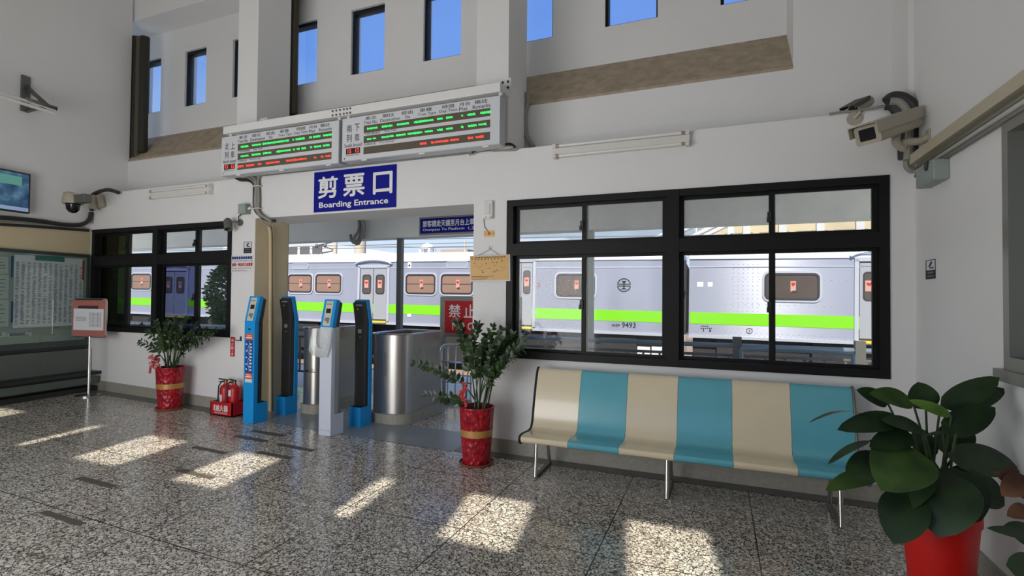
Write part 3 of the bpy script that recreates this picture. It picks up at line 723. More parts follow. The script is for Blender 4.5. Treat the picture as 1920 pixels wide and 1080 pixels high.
# red arrow sign and hook on the wall above
def sign(name, label, cat, px0, py0, px1, py1, M, Y=D, t=.006, par=None):
    a = PY(px0, py0, Y - t); b = PY(px1, py1, Y - t)
    x0, x1 = min(a.x, b.x), max(a.x, b.x); z0_, z1_ = min(a.z, b.z), max(a.z, b.z)
    r = thing(name, label, cat, ((x0 + x1) / 2, Y, z0_))
    bm = NB(); box(bm, x0 - r.location.x, x1 - r.location.x, -t, 0, 0, z1_ - z0_); obj('panel', bm, M, r)
    return r, x1 - x0, z1_ - z0_, -t - .0015
s, w, h, y = sign('extinguisher_sign', 'narrow red upright sign with white arrow, above the extinguisher box', 'sign', 431.5, 668, 440, 632, SIGNRED)
bm = NB()
for k, ch in enumerate('滅火器'): text(bm, ch, -w * .32, w * .32, h * (.75 - .2 * k), h * (.92 - .2 * k), y)
box(bm, -w * .07, w * .07, y, y + .001, h * .1, h * .3); quad(bm, (-w * .3, y, h * .14), (0, y, h * .03), (w * .3, y, h * .14), (0, y, h * .11)); obj('lettering', bm, WHITE, s)
p = PY(452, 635, D); hk = thing('wall_hook', 'small black hook on the white wall behind the blue reader', 'hook', (p.x, D, p.z))
bm = NB(); box(bm, -.012, .012, -.006, 0, -.03, .03); obj('plate', bm, BLACKP, hk)
bm = NB(); tube(bm, [(0, -.004, -.01), (-.01, -.03, -.025), (-.03, -.05, -.02), (-.04, -.05, 0)], .005); obj('prong', bm, BLACKP, hk)

# ------------------------------------------------------------------ signs on the wall
s, w, h, y = sign('entrance_sign', 'navy wall sign reading Boarding Entrance above the passage', 'sign', 588, 398.5, 743, 307.5, NAVY, t=.012)
bm = NB()
for ch, a, b in (('剪', .06, .30), ('票', .38, .63), ('口', .74, .955)): text(bm, ch, (a - .5) * w, (b - .5) * w, h * .34, h * .86 if ch != '口' else h * .84, y, bold=.016)
text(bm, 'Boarding Entrance', -.43 * w, .415 * w, h * .055, h * .24, y, bold=.02); obj('lettering', bm, WHITE, s)
def sticker(label, px0, py0, px1, py1, M=None):
    if M is None: s, w, h, y = sign('camera_notice', label, 'sticker', px0, py1, px1, py0, PAPER, t=.003); off = None
    else:
        x0, za = ON(M, px0, py1); x1, zb_ = ON(M, px1, py0); w, h = x1 - x0, zb_ - za; y = -.0045
        q = M @ Vector(((x0 + x1) / 2, 0, za)); s = thing('camera_notice', label, 'sticker', q, M.to_euler())
        bm = NB(); box(bm, -w / 2, w / 2, -.003, 0, 0, h); obj('panel', bm, PAPER, s)
    s['group'] = 'camera notices'
    bm = NB(); quad(bm, (-w * .46, y, h * .03), (w * .46, y, h * .03), (w * .46, y, h * .46), (-w * .46, y, h * .46))
    for q in ((-w / 2, w / 2, h * .96, h), (-w / 2, w / 2, 0, h * .03), (-w / 2, -w * .44, 0, h), (w * .44, w / 2, 0, h)): box(bm, q[0], q[1], y, y + .001, q[2], q[3])
    quad(bm, (-w * .22, y, h * .66), (-w * .06, y, h * .60), (w * .2, y, h * .86), (w * .04, y, h * .92)); box(bm, -w * .1, w * .3, y, y + .001, h * .54, h * .60)
    obj('camera_symbol', bm, INK, s)
    bm = NB(); box(bm, -w * .3, w * .3, y - .001, y - .0005, h * .30, h * .36); box(bm, -w * .36, w * .36, y - .001, y - .0005, h * .12, h * .17); obj('print', bm, GREYINK, s)
sticker('small grey and black camera notice on the wall above the ticket warning', 457, 453, 472, 475)
sticker('small grey and black camera notice on the right side wall', 1737, 485, 1755.5, 524, MR)
s, w, h, y = sign('ticket_notice', 'white wall notice in blue and red print left of the passage', 'sign', 433.5, 511, 475, 478, PAPER, t=.004)
bm = NB(); text(bm, 'Ticketed passengers only', -.46 * w, .47 * w, h * .62, h * .72, y)
for i in range(9): box(bm, -.47 * w + i * w * .104, -.47 * w + i * w * .104 + w * .085, y, y + .001, h * .77, h * .93)
obj('blue_lettering', bm, BLUEINK, s)
bm = NB(); text(bm, '無票一律加收五成票價', -.46 * w, .47 * w, h * .36, h * .55, y, bold=.02); text(bm, 'Passenger without ticket must pay', -.46 * w, .42 * w, h * .2, h * .29, y); text(bm, 'the full fare plus 50% penalty', -.46 * w, .22 * w, h * .05, h * .15, y); obj('red_lettering', bm, REDINK, s)

# emergency lamp, brass plate and the hanging gold chart on the pier
a = PY(906, 411, D - .03); b = PY(924, 376, D - .03)
t = thing('emergency_lamp', 'small white wall lamp on the pier beside the window', 'lamp', ((a.x + b.x) / 2, D, a.z)); w = b.x - a.x; h = b.z - a.z
bm = NB(); box(bm, -w / 2, w / 2, -.045, 0, 0, h); obj('housing', bm, WHITEP, t, bevel=.012)
bm = NB(); box(bm, -w * .3, w * .3, -.056, -.044, h * .22, h * .85); obj('diffuser', bm, mat('pale_diffuser', (.72, .70, .68), .3), t, bevel=.006)
bm = NB()
for sg in (-1, 1): lathe(bm, [(.012, 0), (.02, .006), (.02, .014)], (sg * w * .24, -.05, h * .03), 12, cap_top=True)
obj('lamp_head', bm, WHITE, t)
bm = NB(); tube(bm, [(-w * .4, -.012, h * .2), (-w * .55, -.006, 0), (-w * .45, -.005, -.08), (-.0, -.006, -.135)], .005, 8); obj('lead', bm, CABLE, t)
s, w, h, y = sign('switch_plate', 'small brass plate on the pier under the white lamp', 'plate', 907.5, 444, 926.5, 432, BRASS)
bm = NB(); box(bm, -w * .1, w * .1, y - .006, y, h * .3, h * .7); tube(bm, [(-w * .42, y + .002, h * .5), (-w * .42, y - .002, h * .5)], .005, 8); tube(bm, [(w * .42, y + .002, h * .5), (w * .42, y - .002, h * .5)], .005, 8); obj('switch', bm, GREYPOST, s)
# chart hanging by a string, turned a little
pc = PY(918.5, 503, D - .03)
ch = thing('hanging_chart', 'gold printed chart in white edging hung on a string from the pier', 'chart', pc, (0, math.radians(-1.2), math.radians(5)))
w2, h2 = .222, .137
bm = NB(); box(bm, -w2, w2, -.004, .004, -h2, h2); obj('board', bm, PAPER, ch)
bm = NB(); box(bm, -w2 + .008, w2 - .012, -.0055, -.004, -h2 + .012, h2 - .006); obj('printed_card', bm, GOLDP, ch)
bm = NB(); rr = random.Random(3)
for i in range(20): box(bm, -.165 + i * .017, -.155 + i * .017, -.0065, -.0058, h2 - .028, h2 - .016)
for i in range(9): box(bm, -.165 + i * .036, -.152 + i * .036, -.0065, -.0058, h2 - .046, h2 - .036)
for i in range(26):
    x_ = rr.uniform(-.19, .18); z_ = rr.uniform(-.05, .07); k_ = rr.uniform(.004, .012); box(bm, x_, x_ + k_, -.0065, -.0058, z_, z_ + rr.uniform(.003, .01))
for i in range(3): box(bm, -.2, -.2 + rr.uniform(.1, .26), -.0065, -.0058, -.085 - i * .014, -.081 - i * .014)
for i in range(3): box(bm, -.17 + i * .1, -.1 + i * .1, -.0065, -.0058, .02 - i * .025, .0215 - i * .025)
for k in range(12): 
    a_ = 2 * PI * k / 12; box(bm, -.197 + .009 * math.cos(a_) - .002, -.197 + .009 * math.cos(a_) + .002, -.0065, -.0058, .108 + .009 * math.sin(a_) - .002, .108 + .009 * math.sin(a_) + .002)
obj('print', bm, INK, ch)
bm = NB(); tube(bm, [(-.13, .0, h2), (.0, .01, h2 + .065), (.10, .0, h2)], .002, 6); obj('string', bm, INK, ch)
bm = NB(); tube(bm, [(0, .03, h2 + .075), (0, .0, h2 + .07), (0, -.01, h2 + .08), (0, -.005, h2 + .095)], .004, 8); obj('hook', bm, CHROME, ch)

# ------------------------------------------------------------------ departure boards hung from a steel rail
YB = 4.62
def PB(x, y, Y=YB): return PY(x, y, Y)
rl = thing('board_rail', 'white steel rail on the two columns carrying the departure boards', 'rail', (-3.9, YB, 3.6))
a = PB(418, 247); b = PB(938, 159); zr = (PB(418, 240).z + PB(937, 150).z) / 2; zrb = (PB(418, 254).z + PB(937, 168).z) / 2
bm = NB(); box(bm, a.x, b.x, YB, YB + .09, zrb, zr); obj('beam', bm, WHITEP, rl, world=True, bevel=.006)
bm = NB(); xm = PB(643, 210).x
for i in range(6):
    for j in range(2):
        px = (624, 631, 638, 645, 651, 657)[i]; q = PB(px, 210); zz = zr - .028 - j * .05
        tube(bm, [(q.x, YB + .01, zz), (q.x, YB - .008, zz)], .012, 10)
obj('bolt', bm, GREYPOST, rl, world=True)
for xa, xb in ((PB(441, 230).x + .02, PB(466, 220).x), (PB(906, 150).x, PB(930, 150).x)):
    bm = NB(); xq = (xa + xb) / 2
    box(bm, xq - .01, xq + .12, D - .012, D, zr - .04, zr + .15); prism(bm, [(YB + .02, zr), (D - .01, zr), (D - .01, zr + .10)], 'x', xq, xq + .012); box(bm, xq - .02, xq + .11, YB + .03, D, zr - .06, zr + .004)
    o = obj('bracket', bm, WHITEP, rl, world=True)
    bm = NB()
    for dx in (.03, .09):
        for dz in (.05, .11): tube(bm, [(xq + dx, D - .01, zr + dz), (xq + dx, D - .02, zr + dz)], .013, 10)
    obj('bolt', bm, BLACKP, rl, world=True)
bm = NB()
for px in (428, 632, 649, 935):
    q = PB(px, 200); tube(bm, [(q.x, YB + .05, zrb + .004), (q.x, YB + .05, zrb - .03)], .02, 10)
obj('hanger', bm, WHITEP, rl, world=True)

def board(label, px0, px1, pxy_t, pxy_b, cn, en, rows_led, rb):
    x0 = PB(px0[0], px0[1]).x; x1 = PB(px1[0], px1[1]).x
    zt_ = (PB(*pxy_t[0]).z + PB(*pxy_t[1]).z) / 2; zb_ = (PB(*pxy_b[0]).z + PB(*pxy_b[1]).z) / 2
    t = thing('departure_board', label, 'display board', (x0, YB, zb_), group='departure boards')
    W, H = x1 - x0, zt_ - zb_
    bm = NB(); box(bm, 0, W, 0.001, .13, 0, H); obj('casing', bm, mat('board_casing', s2l(190, 192, 196), .5), t, bevel=.004)
    bm = NB(); box(bm, .006, W - .004, -.006, .002, .006, H - .004); fa = obj('face', bm, PANELG, t)
    y = -.008
    bm = NB(); TX = lambda s_, a, b, c, d, bold=0: text(bm, s_, a * W, b * W, c * H, d * H, y, bold=bold)
    TX(cn[0], .035, .072, .66, .835); TX(cn[1], .09, .127, .66, .835); TX('列', .035, .072, .43, .61); TX('車', .09, .127, .43, .61); TX(en, .02, .142, .315, .40)
    for cnx, enx, a, b, c, d in (('車次', 'Train No.', .165, .24, .155, .25), ('開往', 'Destination', .285, .36, .268, .398), ('經由', 'Via', .408, .48, .43, .464), ('車種', 'Train Type', .525, .60, .513, .628), ('時間', 'Dep Time', .665, .735, .647, .755), ('月台', 'Plat', .765, .83, .766, .815), ('備註', 'Remarks', .855, .93, .845, .945)):
        TX(cnx, a, b, .885, .965); TX(enx, c, d, .79, .865)
    TX('下班列車資訊', .158, .268, .545, .60); TX('Next Train', .298, .375, .555, .60); TX('列車訊息', .158, .24, .305, .355); TX('Train Message', .26, .365, .31, .355)
    TX('現在時間', .03, .082, .112, .142); TX('Clock', .088, .125, .112, .142)
    tube(bm, [(.022 * W, 0, .06 * H), (.022 * W, y, .06 * H)], .008, 10)
    obj('lettering', bm, INK, fa)
    bm = NB(); box(bm, .032 * W, .132 * W, -.0085, -.004, .155 * H, .285 * H); ck = obj('clock', bm, BLACKP, t)
    bm = NB(); text(bm, '15', .045 * W, .07 * W, .175 * H, .265 * H, -.0095, bold=.01); text(bm, '12', .10 * W, .126 * W, .175 * H, .265 * H, -.0095, bold=.01); obj('digits', bm, LEDR, ck)
    rr = random.Random(len(label))
    for k, (ra, rb_) in enumerate(((.60, .765), (.365, .525), (.11, .275))):
        bm = NB(); box(bm, .156 * W, .945 * W, -.0085, -.004, ra * H, rb_ * H); w_ = obj('light_strip', bm, LEDBG, t)
        bm = NB(); zc = (ra + rb_) / 2 * H; hh_ = (rb_ - ra) * H * .17
        for u0, u1 in rows_led[k]:
            x_ = u0
            while x_ < u1:
                l_ = min(rr.uniform(.006, .012), u1 - x_ + .004); h_ = hh_ * rr.uniform(.65, 1.1)
                prism(bm, [((x_) * W, zc - h_ * .5), ((x_ + l_) * W, zc - h_), ((x_ + l_) * W, zc + h_ * .5), ((x_) * W, zc + h_)], 'y', -.0100, -.0086); x_ += l_ + .0022
        obj('lit_characters', bm, LEDG if k < 2 else LEDR, w_)
    bm = NB()
    for u in (.14, .52, .9): box(bm, u * W, u * W + .07, .0, .012, -.012, .001)
    obj('latch', bm, WHITEP, t)
    return t
board('white departure board headed North bound, left of the pair', (415.5, 290), (636, 266), ((418, 257), (636, 226)), ((413, 330), (636, 307)), '北上', 'North bound',
      [[(.185, .25), (.285, .36), (.38, .605), (.635, .645), (.66, .73), (.77, .785), (.80, .855), (.88, .945)], [(.185, .25), (.285, .36), (.385, .45), (.50, .615), (.64, .65), (.67, .69), (.71, .74), (.78, .79), (.81, .86), (.88, .925)], [(.158, .21), (.235, .305), (.34, .37), (.41, .53), (.585, .745), (.81, .825), (.865, .88), (.90, .94)]], 0)
board('white departure board headed South bound, right of the pair', (641.5, 262), (938, 226), ((642, 224), (938, 178)), ((642, 301), (936, 273)), '南下', 'South bound',
      [[(.18, .245), (.28, .35), (.38, .455), (.49, .61), (.635, .67), (.69, .73), (.78, .79), (.815, .86), (.89, .945)], [(.18, .205), (.22, .24), (.28, .355), (.375, .435), (.45, .54), (.56, .605), (.635, .67), (.69, .725), (.78, .79), (.82, .865), (.88, .925)], [(.53, .57), (.60, .615), (.625, .635), (.64, .70), (.715, .765), (.82, .85), (.865, .91)]], 0)

# ------------------------------------------------------------------ cables, pipes and boxes on the wall
def run(bm, pix, Y, r, seg=8, dy=None): tube(bm, smooth_path([PY(x, y, (Y if dy is None else Y + dy[i])) for i, (x, y) in enumerate(pix)]), r, seg)
def smooth_path(P, n=5):
    P = [Vector(p) for p in P]
    if len(P) < 3: return P
    out = []
    for i in range(len(P) - 1):
        p0 = P[max(i - 1, 0)]; p1 = P[i]; p2 = P[i + 1]; p3 = P[min(i + 2, len(P) - 1)]
        for k in range(n):
            t = k / n; out.append(0.5 * ((2 * p1) + (p2 - p0) * t + (2 * p0 - 5 * p1 + 4 * p2 - p3) * t * t + (3 * p1 - p0 - 3 * p2 + p3) * t ** 3))
    return out + [P[-1]]
cb = thing('cable_bundle', 'bundle of dark and grey cables curving from the left board to the column', 'cable', PY(478, 370, D))
for k, (pix, r, M) in enumerate((([(438, 330), (450, 337), (466, 338), (476, 345), (477, 360), (477, 385), (483, 400), (500, 412), (516, 414)], .020, DCABLE), ([(470, 330), (478, 336), (481, 350), (481, 385), (488, 402), (510, 416)], .018, CABLE), ([(500, 327), (488, 329), (484, 338), (485, 370), (485, 395), (492, 408)], .015, CABLE), ([(446, 331), (462, 332), (473, 338), (479, 350), (478, 385), (485, 402), (496, 420), (506, 424)], .013, CABLE))):
    bm = NB(); run(bm, pix, D - .04 - .012 * (k % 2), r); obj('cable', bm, M, cb, world=True)
bm = NB()
for px, py in ((481, 349), (481, 391)): q = PY(px, py, D - .045); box(bm, q.x - .06, q.x + .06, D - .068, D - .002, q.z - .006, q.z + .006)
obj('clip', bm, OLDWHITE, cb, world=True)
X0 = DO[0] + .03
bm = NB(); pts = [PX(505, y, X0) for y in (424, 430)] + [PX(507, y, X0) for y in (450, 600, 740, 777)]
tube(bm, smooth_path(pts), .022, 10); tube(bm, smooth_path([p + Vector((0, .05, 0)) for p in pts]), .015, 10)
tag(obj('drain_pipe', bm, mat('beige_pipe', s2l(205, 188, 152), .5)), 'beige pipe running down the beige column of the passage', 'pipe')
def jbox(label, px0, py0, px1, py1, Y, dep, extra=None):
    a = PY(px0, py1, Y - dep); b = PY(px1, py0, Y - dep); t = thing('junction_box', label, 'junction box', ((a.x + b.x) / 2, Y, a.z)); w = b.x - a.x; h = b.z - a.z
    bm = NB(); box(bm, -w / 2, w / 2, -dep, 0, 0, h); obj('housing', bm, GREYBOX, t, bevel=.008)
    bm = NB(); box(bm, -w / 2 + .012, w / 2 - .012, -dep - .006, -dep + .002, .012, h - .012); obj('cover', bm, GREYBOX, t, bevel=.004)
    return t, w, h
t, w, h = jbox('grey junction box on the wall left of the passage', 445.5, 381, 460, 401, D, .09)
bm = NB(); tube(bm, [(w / 2 - .01, -.04, h * .5), (w / 2 + .05, -.04, h * .62)], .014); obj('gland', bm, WHITE, t)
# spotlight under it
p = PY(452, 418, D); t = thing('spotlight', 'small grey spotlight on the wall under the grey junction box', 'spotlight', p)
bm = NB(); lathe(bm, [(.04, -.02), (.045, 0)], (0, 0, 0), 16, cap_top=True); bm.transform(Matrix.Rotation(PI / 2, 4, 'X') @ Matrix.Translation((0, 0, .021))); obj('mount', bm, GREYPOST, t)
bm = NB(); tube(bm, smooth_path([(0, -.02, 0), (-.03, -.07, .01), (-.07, -.1, 0)]), .012); obj('arm', bm, GREYPOST, t)
hd = NB(); lathe(hd, [(.028, .07), (.05, .04), (.05, -.09), (.044, -.09), (.044, -.06)], (0, 0, 0), 18); hd.transform(Matrix.Translation((-.09, -.12, -.02)) @ Matrix.Rotation(math.radians(-22), 4, 'Y') @ Matrix.Rotation(math.radians(-12), 4, 'X')); obj('head', hd, GREYPOST, t)
bm = NB(); tube(bm, smooth_path([(.03, -.02, .11), (-.01, -.03, .08), (-.01, -.02, .02)]), .007); obj('lead', bm, DCABLE, t)
# dark pipes in the clerestory
def pipes(label, pix, Y, r, M=BROWNP):
    c = PY(*pix[0][1], Y); t = thing('riser_pipes', label, 'pipes', (c.x, Y, c.z), group='dark riser pipes')
    for k, (a, b) in enumerate(pix):
        A_, B_ = PY(*a, Y), PY(*b, Y); bm = NB(); x_ = (A_.x + B_.x) / 2; tube(bm, [(x_, Y, min(max(A_.z, B_.z), 6.16)), (x_, Y, min(A_.z, B_.z))], r[k], 12); obj('pipe', bm, M if k % 2 else mat('dark_pipe', s2l(40, 39, 32), .6, noise=.2), t, world=True)
    return t
pipes('bundle of three dark pipes in the far left corner above the ledge', [((255, 70), (249, 304)), ((262, 70), (258, 296)), ((272, 70), (267, 286))], DS + .1, (.07, .055, .07))
pipes('pair of dark pipes beside the left column over the boards', [((549, -60), (547, 216)), ((555, -60), (554, 213))], DU - .08, (.05, .04))
# pale conduits by the right column
t = thing('white_conduits', 'pale conduits bending down to the ledge beside the right column', 'conduit', PY(985, 274, DS - .03))
for pix, r in (([(984, 176), (989, 180), (989, 195), (985, 215), (986, 250), (996, 270), (1001, 276)], .025), ([(984, 178), (980, 190), (979, 215), (980, 245), (978, 272)], .014), ([(988, 180), (984, 215), (987, 255), (993, 276)], .014)):
    bm = NB(); run(bm, pix, DS - .04, r); obj('conduit', bm, CABLE, t, world=True)
# cables lying on the ledge right of the boards
t = thing('ledge_cables', 'loose cables lying on the ledge at the right end of the boards', 'cable', PY(930, 283, D + .04))
for pix, r, M in (([(880, 290), (905, 285), (935, 282), (965, 281), (972, 277)], .012, CABLE), ([(890, 288), (920, 284), (950, 278), (962, 275)], .01, OLDWHITE), ([(885, 285), (900, 278), (930, 275), (955, 270), (966, 276)], .014, DCABLE)):
    bm = NB(); run(bm, pix, D - .01, r); obj('cable', bm, M, t, world=True)

# ------------------------------------------------------------------ twin fluorescent fittings (off)
def twin(label, a, b, c, d):
    A_, B_ = PY(*a, D - .06), PY(*b, D - .06); x0, x1 = A_.x, B_.x; zt_ = (A_.z + B_.z) / 2; zb_ = (PY(*c, D - .06).z + PY(*d, D - .06).z) / 2
    t = thing('fluorescent_light', label, 'light', ((x0 + x1) / 2, D, zb_), group='twin fluorescent lights'); W, H = x1 - x0, zt_ - zb_
    bm = NB(); prism(bm, [(-.0, H * .05), (-.0, H * .95), (-.05, H * .75), (-.05, H * .25)], 'x', -W / 2, W / 2); obj('housing', bm, OLDWHITE, t)
    for z_ in (H * .88, H * .12):
        bm = NB(); tube(bm, [(-W / 2 + .035, -.06, z_), (W / 2 - .035, -.06, z_)], .014, 12); obj('tube', bm, TUBEM, t)
        bm = NB()
        for s_ in (-1, 1): box(bm, s_ * (W / 2 - .02) - .016, s_ * (W / 2 - .02) + .016, -.078, 0, z_ - .02, z_ + .02); tube(bm, [(s_ * (W / 2 - .07), -.06, z_), (s_ * (W / 2 - .035), -.06, z_)], .0145, 12, 1)
        obj('lamp_holder', bm, [OLDWHITE, mat('tube_cap', s2l(170, 150, 140), .4, .5)], t)
twin('unlit twin tube light on the wall above the right window', (1036, 272), (1293, 244), (1036, 297), (1293, 271))
twin('unlit twin tube light on the wall above the left window', (279, 358), (394, 345), (279, 373), (394, 363))

# ------------------------------------------------------------------ cameras in the right corner
def bullet(label, lens_px, tail_px, dl, dt_, size, M, arm=None):
    a = PY(*lens_px, dl); b = PY(*tail_px, dt_); d = (b - a); Lg = d.length; d.normalize()
    t = thing('security_camera', label, 'security camera', a, group='security cameras')
    z = Vector((0, 0, 1)); s_ = d.cross(z).normalized(); u_ = s_.cross(d).normalized()
    R_ = Matrix((( s_.x, d.x, u_.x, a.x), (s_.y, d.y, u_.y, a.y), (s_.z, d.z, u_.z, a.z), (0, 0, 0, 1)))
    return t, R_, Lg
cc, R_, Lg = bullet('boxy cream security camera on an arm in the right corner', (1626, 251), (1706, 223), 4.30, 4.70, .1, GUN)
hw, hh2 = .085, .075
bm = NB(); prism(bm, rrect(-hw, hw, -hh2, hh2 * .8, .02), 'y', 0, Lg); bm.transform(R_); obj('housing', bm, GUN, cc, world=True)
bm = NB(); prism(bm, [(-hw - .012, -.01), (-hw - .012, hh2 * .8 + .012), (hw + .012, hh2 * .8 + .012), (hw + .012, -.01), (hw + .006, -.01), (hw + .006, hh2 * .8 + .006), (-hw - .006, hh2 * .8 + .006), (-hw - .006, -.01)], 'y', -.05, Lg + .01); bm.transform(R_); obj('sun_hood', bm, GUN, cc, world=True)
bm = NB(); prism(bm, rrect(-hw * .62, hw * .62, -hh2 * .62, hh2 * .5, .008), 'y', -.004, .01); bm.transform(R_); obj('lens_window', bm, LENS, cc, world=True)
pm = R_ @ Vector((0, Lg * .62, -hh2)); wlp = PX(1742, 263, XR)
bm = NB(); tube(bm, smooth_path([pm, pm + Vector((0, 0, -.06)), pm + Vector((.05, .03, -.10)), (wlp.x - .15, wlp.y + .0, wlp.z), (wlp.x - .05, wlp.y, wlp.z), (wlp.x, wlp.y, wlp.z + .03)]), .028, 10); obj('arm', bm, GUN, cc, world=True)
bm = NB(); box(bm, wlp.x - .012, wlp.x, wlp.y - .04, wlp.y + .04, wlp.z - .07, wlp.z + .08); obj('wall_plate', bm, GUN, cc, world=True, bevel=.006)
c2, R2, L2 = bullet('small brown security camera sitting on the ledge left of the cream one', (1600, 206), (1628, 190), 5.03, 5.23, .1, BROWNP)
bm = NB(); tube(bm, [R2 @ Vector((0, 0, 0)), R2 @ Vector((0, L2, 0))], .048, 16); obj('barrel', bm, GUN, c2, world=True)
bm = NB(); tube(bm, [R2 @ Vector((0, -.004, 0)), R2 @ Vector((0, .01, 0))], .036, 16); obj('lens', bm, LENS, c2, world=True)
bm = NB(); prism(bm, [(-.06, .02), (-.06, .055), (.06, .055), (.06, .02), (.054, .02), (.054, .05), (-.054, .05), (-.054, .02)], 'y', -.09, L2 * .7); bm.transform(R2); obj('hood', bm, BROWNP, c2, world=True)
q = PY(1602, 222, D - .008); pb = R2 @ Vector((0, L2 * .4, -.05))
bm = NB(); tube(bm, [(q.x, D, q.z), (q.x, D - .016, q.z)], .055, 20); tube(bm, [(q.x, D - .01, q.z), (q.x + .02, D - .05, q.z + .03), pb], .014, 8); obj('bracket', bm, GUN, c2, world=True)
# thick dark hoses and the pale tray running along the right wall
t = thing('corner_hoses', 'thick dark hoses looping down the right corner behind the cream camera', 'hose', PY(1700, 240, D - .05))
for pix, r, M, yy in (([(1664, 192), (1676, 183), (1694, 186), (1712, 202), (1717, 222), (1713, 250), (1711, 300)], .05, DCABLE, D - .06), ([(1662, 196), (1676, 200), (1690, 222), (1694, 250), (1696, 298)], .045, DCABLE, D - .05), ([(1668, 190), (1686, 192), (1702, 212), (1705, 250), (1702, 300)], .03, CABLE, D - .09), ([(1700, 300), (1700, 312), (1708, 320), (1714, 318)], .022, CABLE, D - .06), ([(1555, 214), (1580, 210), (1600, 209), (1630, 204), (1658, 199)], .012, CABLE, D - .01)):
    bm = NB(); run(bm, pix, yy, r); obj('hose', bm, M, t, world=True)
bm = NB(); q = PY(1716, 219, D - .06); box(bm, q.x - .09, q.x + .06, D - .12, D - .0, q.z - .006, q.z + .006); obj('strap', bm, OLDWHITE, t, world=True)
x0, z0_ = ON(MR, 1723, 299); x1, z1_ = ON(MR, 1920, 152); zc = (z0_ + z1_) / 2
t = thing('cable_tray', 'pale cable trunking along the top of the right wall', 'cable trunking', MR @ Vector((x0, 0, zc - .05)), (0, 0, -PI / 2))
Lr = 4.6
bm = NB(); box(bm, 0, Lr, -.06, -.003, 0, .075); obj('trunking', bm, mat('cream_trunking', s2l(190, 182, 158), .5, noise=.08), t)
for k, (dz, r) in enumerate(((-.03, .014), (-.06, .016), (-.09, .012))):
    bm = NB(); tube(bm, [(0, -.022, dz), (Lr, -.022, dz)], r, 8); obj('cable', bm, CABLE if k != 1 else OLDWHITE, t)
a = PX(1717, 343, XR - .09); b = PX(1750, 306, XR - .09); a.z = PX(1733, 346, XR - .09).z; b.z = PX(1733, 309, XR - .09).z
t = thing('junction_box', 'grey-green junction box in the right corner under the hoses', 'junction box', (XR, (a.y + b.y) / 2, a.z), (0, 0, -PI / 2)); w = abs(a.y - b.y); h = b.z - a.z
bm = NB(); box(bm, -w / 2, w / 2, -.09, 0, 0, h); obj('housing', bm, GREYBOX, t, bevel=.008)
bm = NB(); box(bm, -w * .1, w * .4, -.096, -.088, h * .12, h * .9); obj('cover', bm, GREYBOX, t, bevel=.003)
bm = NB(); tube(bm, [(w * .2, -.09, h * .82), (w * .2, -.102, h * .82)], w * .1, 12); obj('knob', bm, BLACKP, t)

# ------------------------------------------------------------------ left wall: screen, notice case, conduits, tube light, camera, stand
def LP(x, y, off=0.0): q = ON(ML, x, y, off); return ML @ Vector((q[0], off, q[1]))
x1, zt_ = ON(ML, 53.5, 327, -.08); _, zb_ = ON(ML, 43, 400, -.08); x0 = x1 - 1.05
rotL = ML.to_euler()
tv = thing('wall_screen', 'flat screen with a blue picture high on the left wall', 'screen', ML @ Vector((x1, -.09, zb_)), (0, math.radians(0), rotL.z + math.radians(0)))
W = .95; H = zt_ - zb_
bm = NB(); box(bm, -W, 0, -.035, .02, 0, H); obj('bezel', bm, BLACKP, tv, bevel=.004)
def screenmat():
    M = bpy.data.materials.new('screen_picture'); M.use_nodes = True; n = M.node_tree.nodes; l = M.node_tree.links; b = n['Principled BSDF']
    t = n.new('ShaderNodeTexCoord'); v = n.new('ShaderNodeTexVoronoi'); v.inputs['Scale'].default_value = 7; nz = n.new('ShaderNodeTexNoise'); nz.inputs['Scale'].default_value = 6
    l.new(t.outputs['Object'], v.inputs['Vector']); l.new(t.outputs['Object'], nz.inputs['Vector'])
    r = n.new('ShaderNodeValToRGB'); r.color_ramp.elements[0].color = (*s2l(24, 52, 92), 1); r.color_ramp.elements[1].color = (*s2l(130, 170, 190), 1); r.color_ramp.elements[0].position = .3; r.color_ramp.elements[1].position = .8
    e = r.color_ramp.elements.new(.55); e.color = (*s2l(60, 104, 140), 1)
    l.new(nz.outputs['Fac'], r.inputs['Fac']); b.inputs['Base Color'].default_value = (.01, .01, .012, 1); b.inputs['Roughness'].default_value = .2
    l.new(r.outputs['Color'], b.inputs['Emission Color']); b.inputs['Emission Strength'].default_value = .6
    return M
bm = NB(); box(bm, -W + .02, -.02, -.037, -.033, .02, H - .02); sc_ = obj('display', bm, screenmat(), tv)
EM = lambda nm, c, s_=.6: mat(nm, c, .3, emit=s_)
bm = NB(); box(bm, -.42, -.10, -.0395, -.037, H * .66, H * .88); obj('picture_panel', bm, EM('picture_green', s2l(84, 140, 130)), sc_)
bm = NB(); box(bm, -.80, -.46, -.0395, -.037, H * .66, H * .88); obj('picture_panel', bm, EM('picture_teal', s2l(110, 130, 90)), sc_)
bm = NB(); box(bm, -W + .02, -.02, -.0395, -.037, .02, .07); obj('picture_panel', bm, EM('picture_pale', s2l(130, 150, 180)), sc_)
bm = NB(); box(bm, -.36, -.3, -.02, .088, .0, .06); box(bm, -.5, -.2, .06, .088, .02, .2); obj('wall_mount', bm, BLACKP, tv)
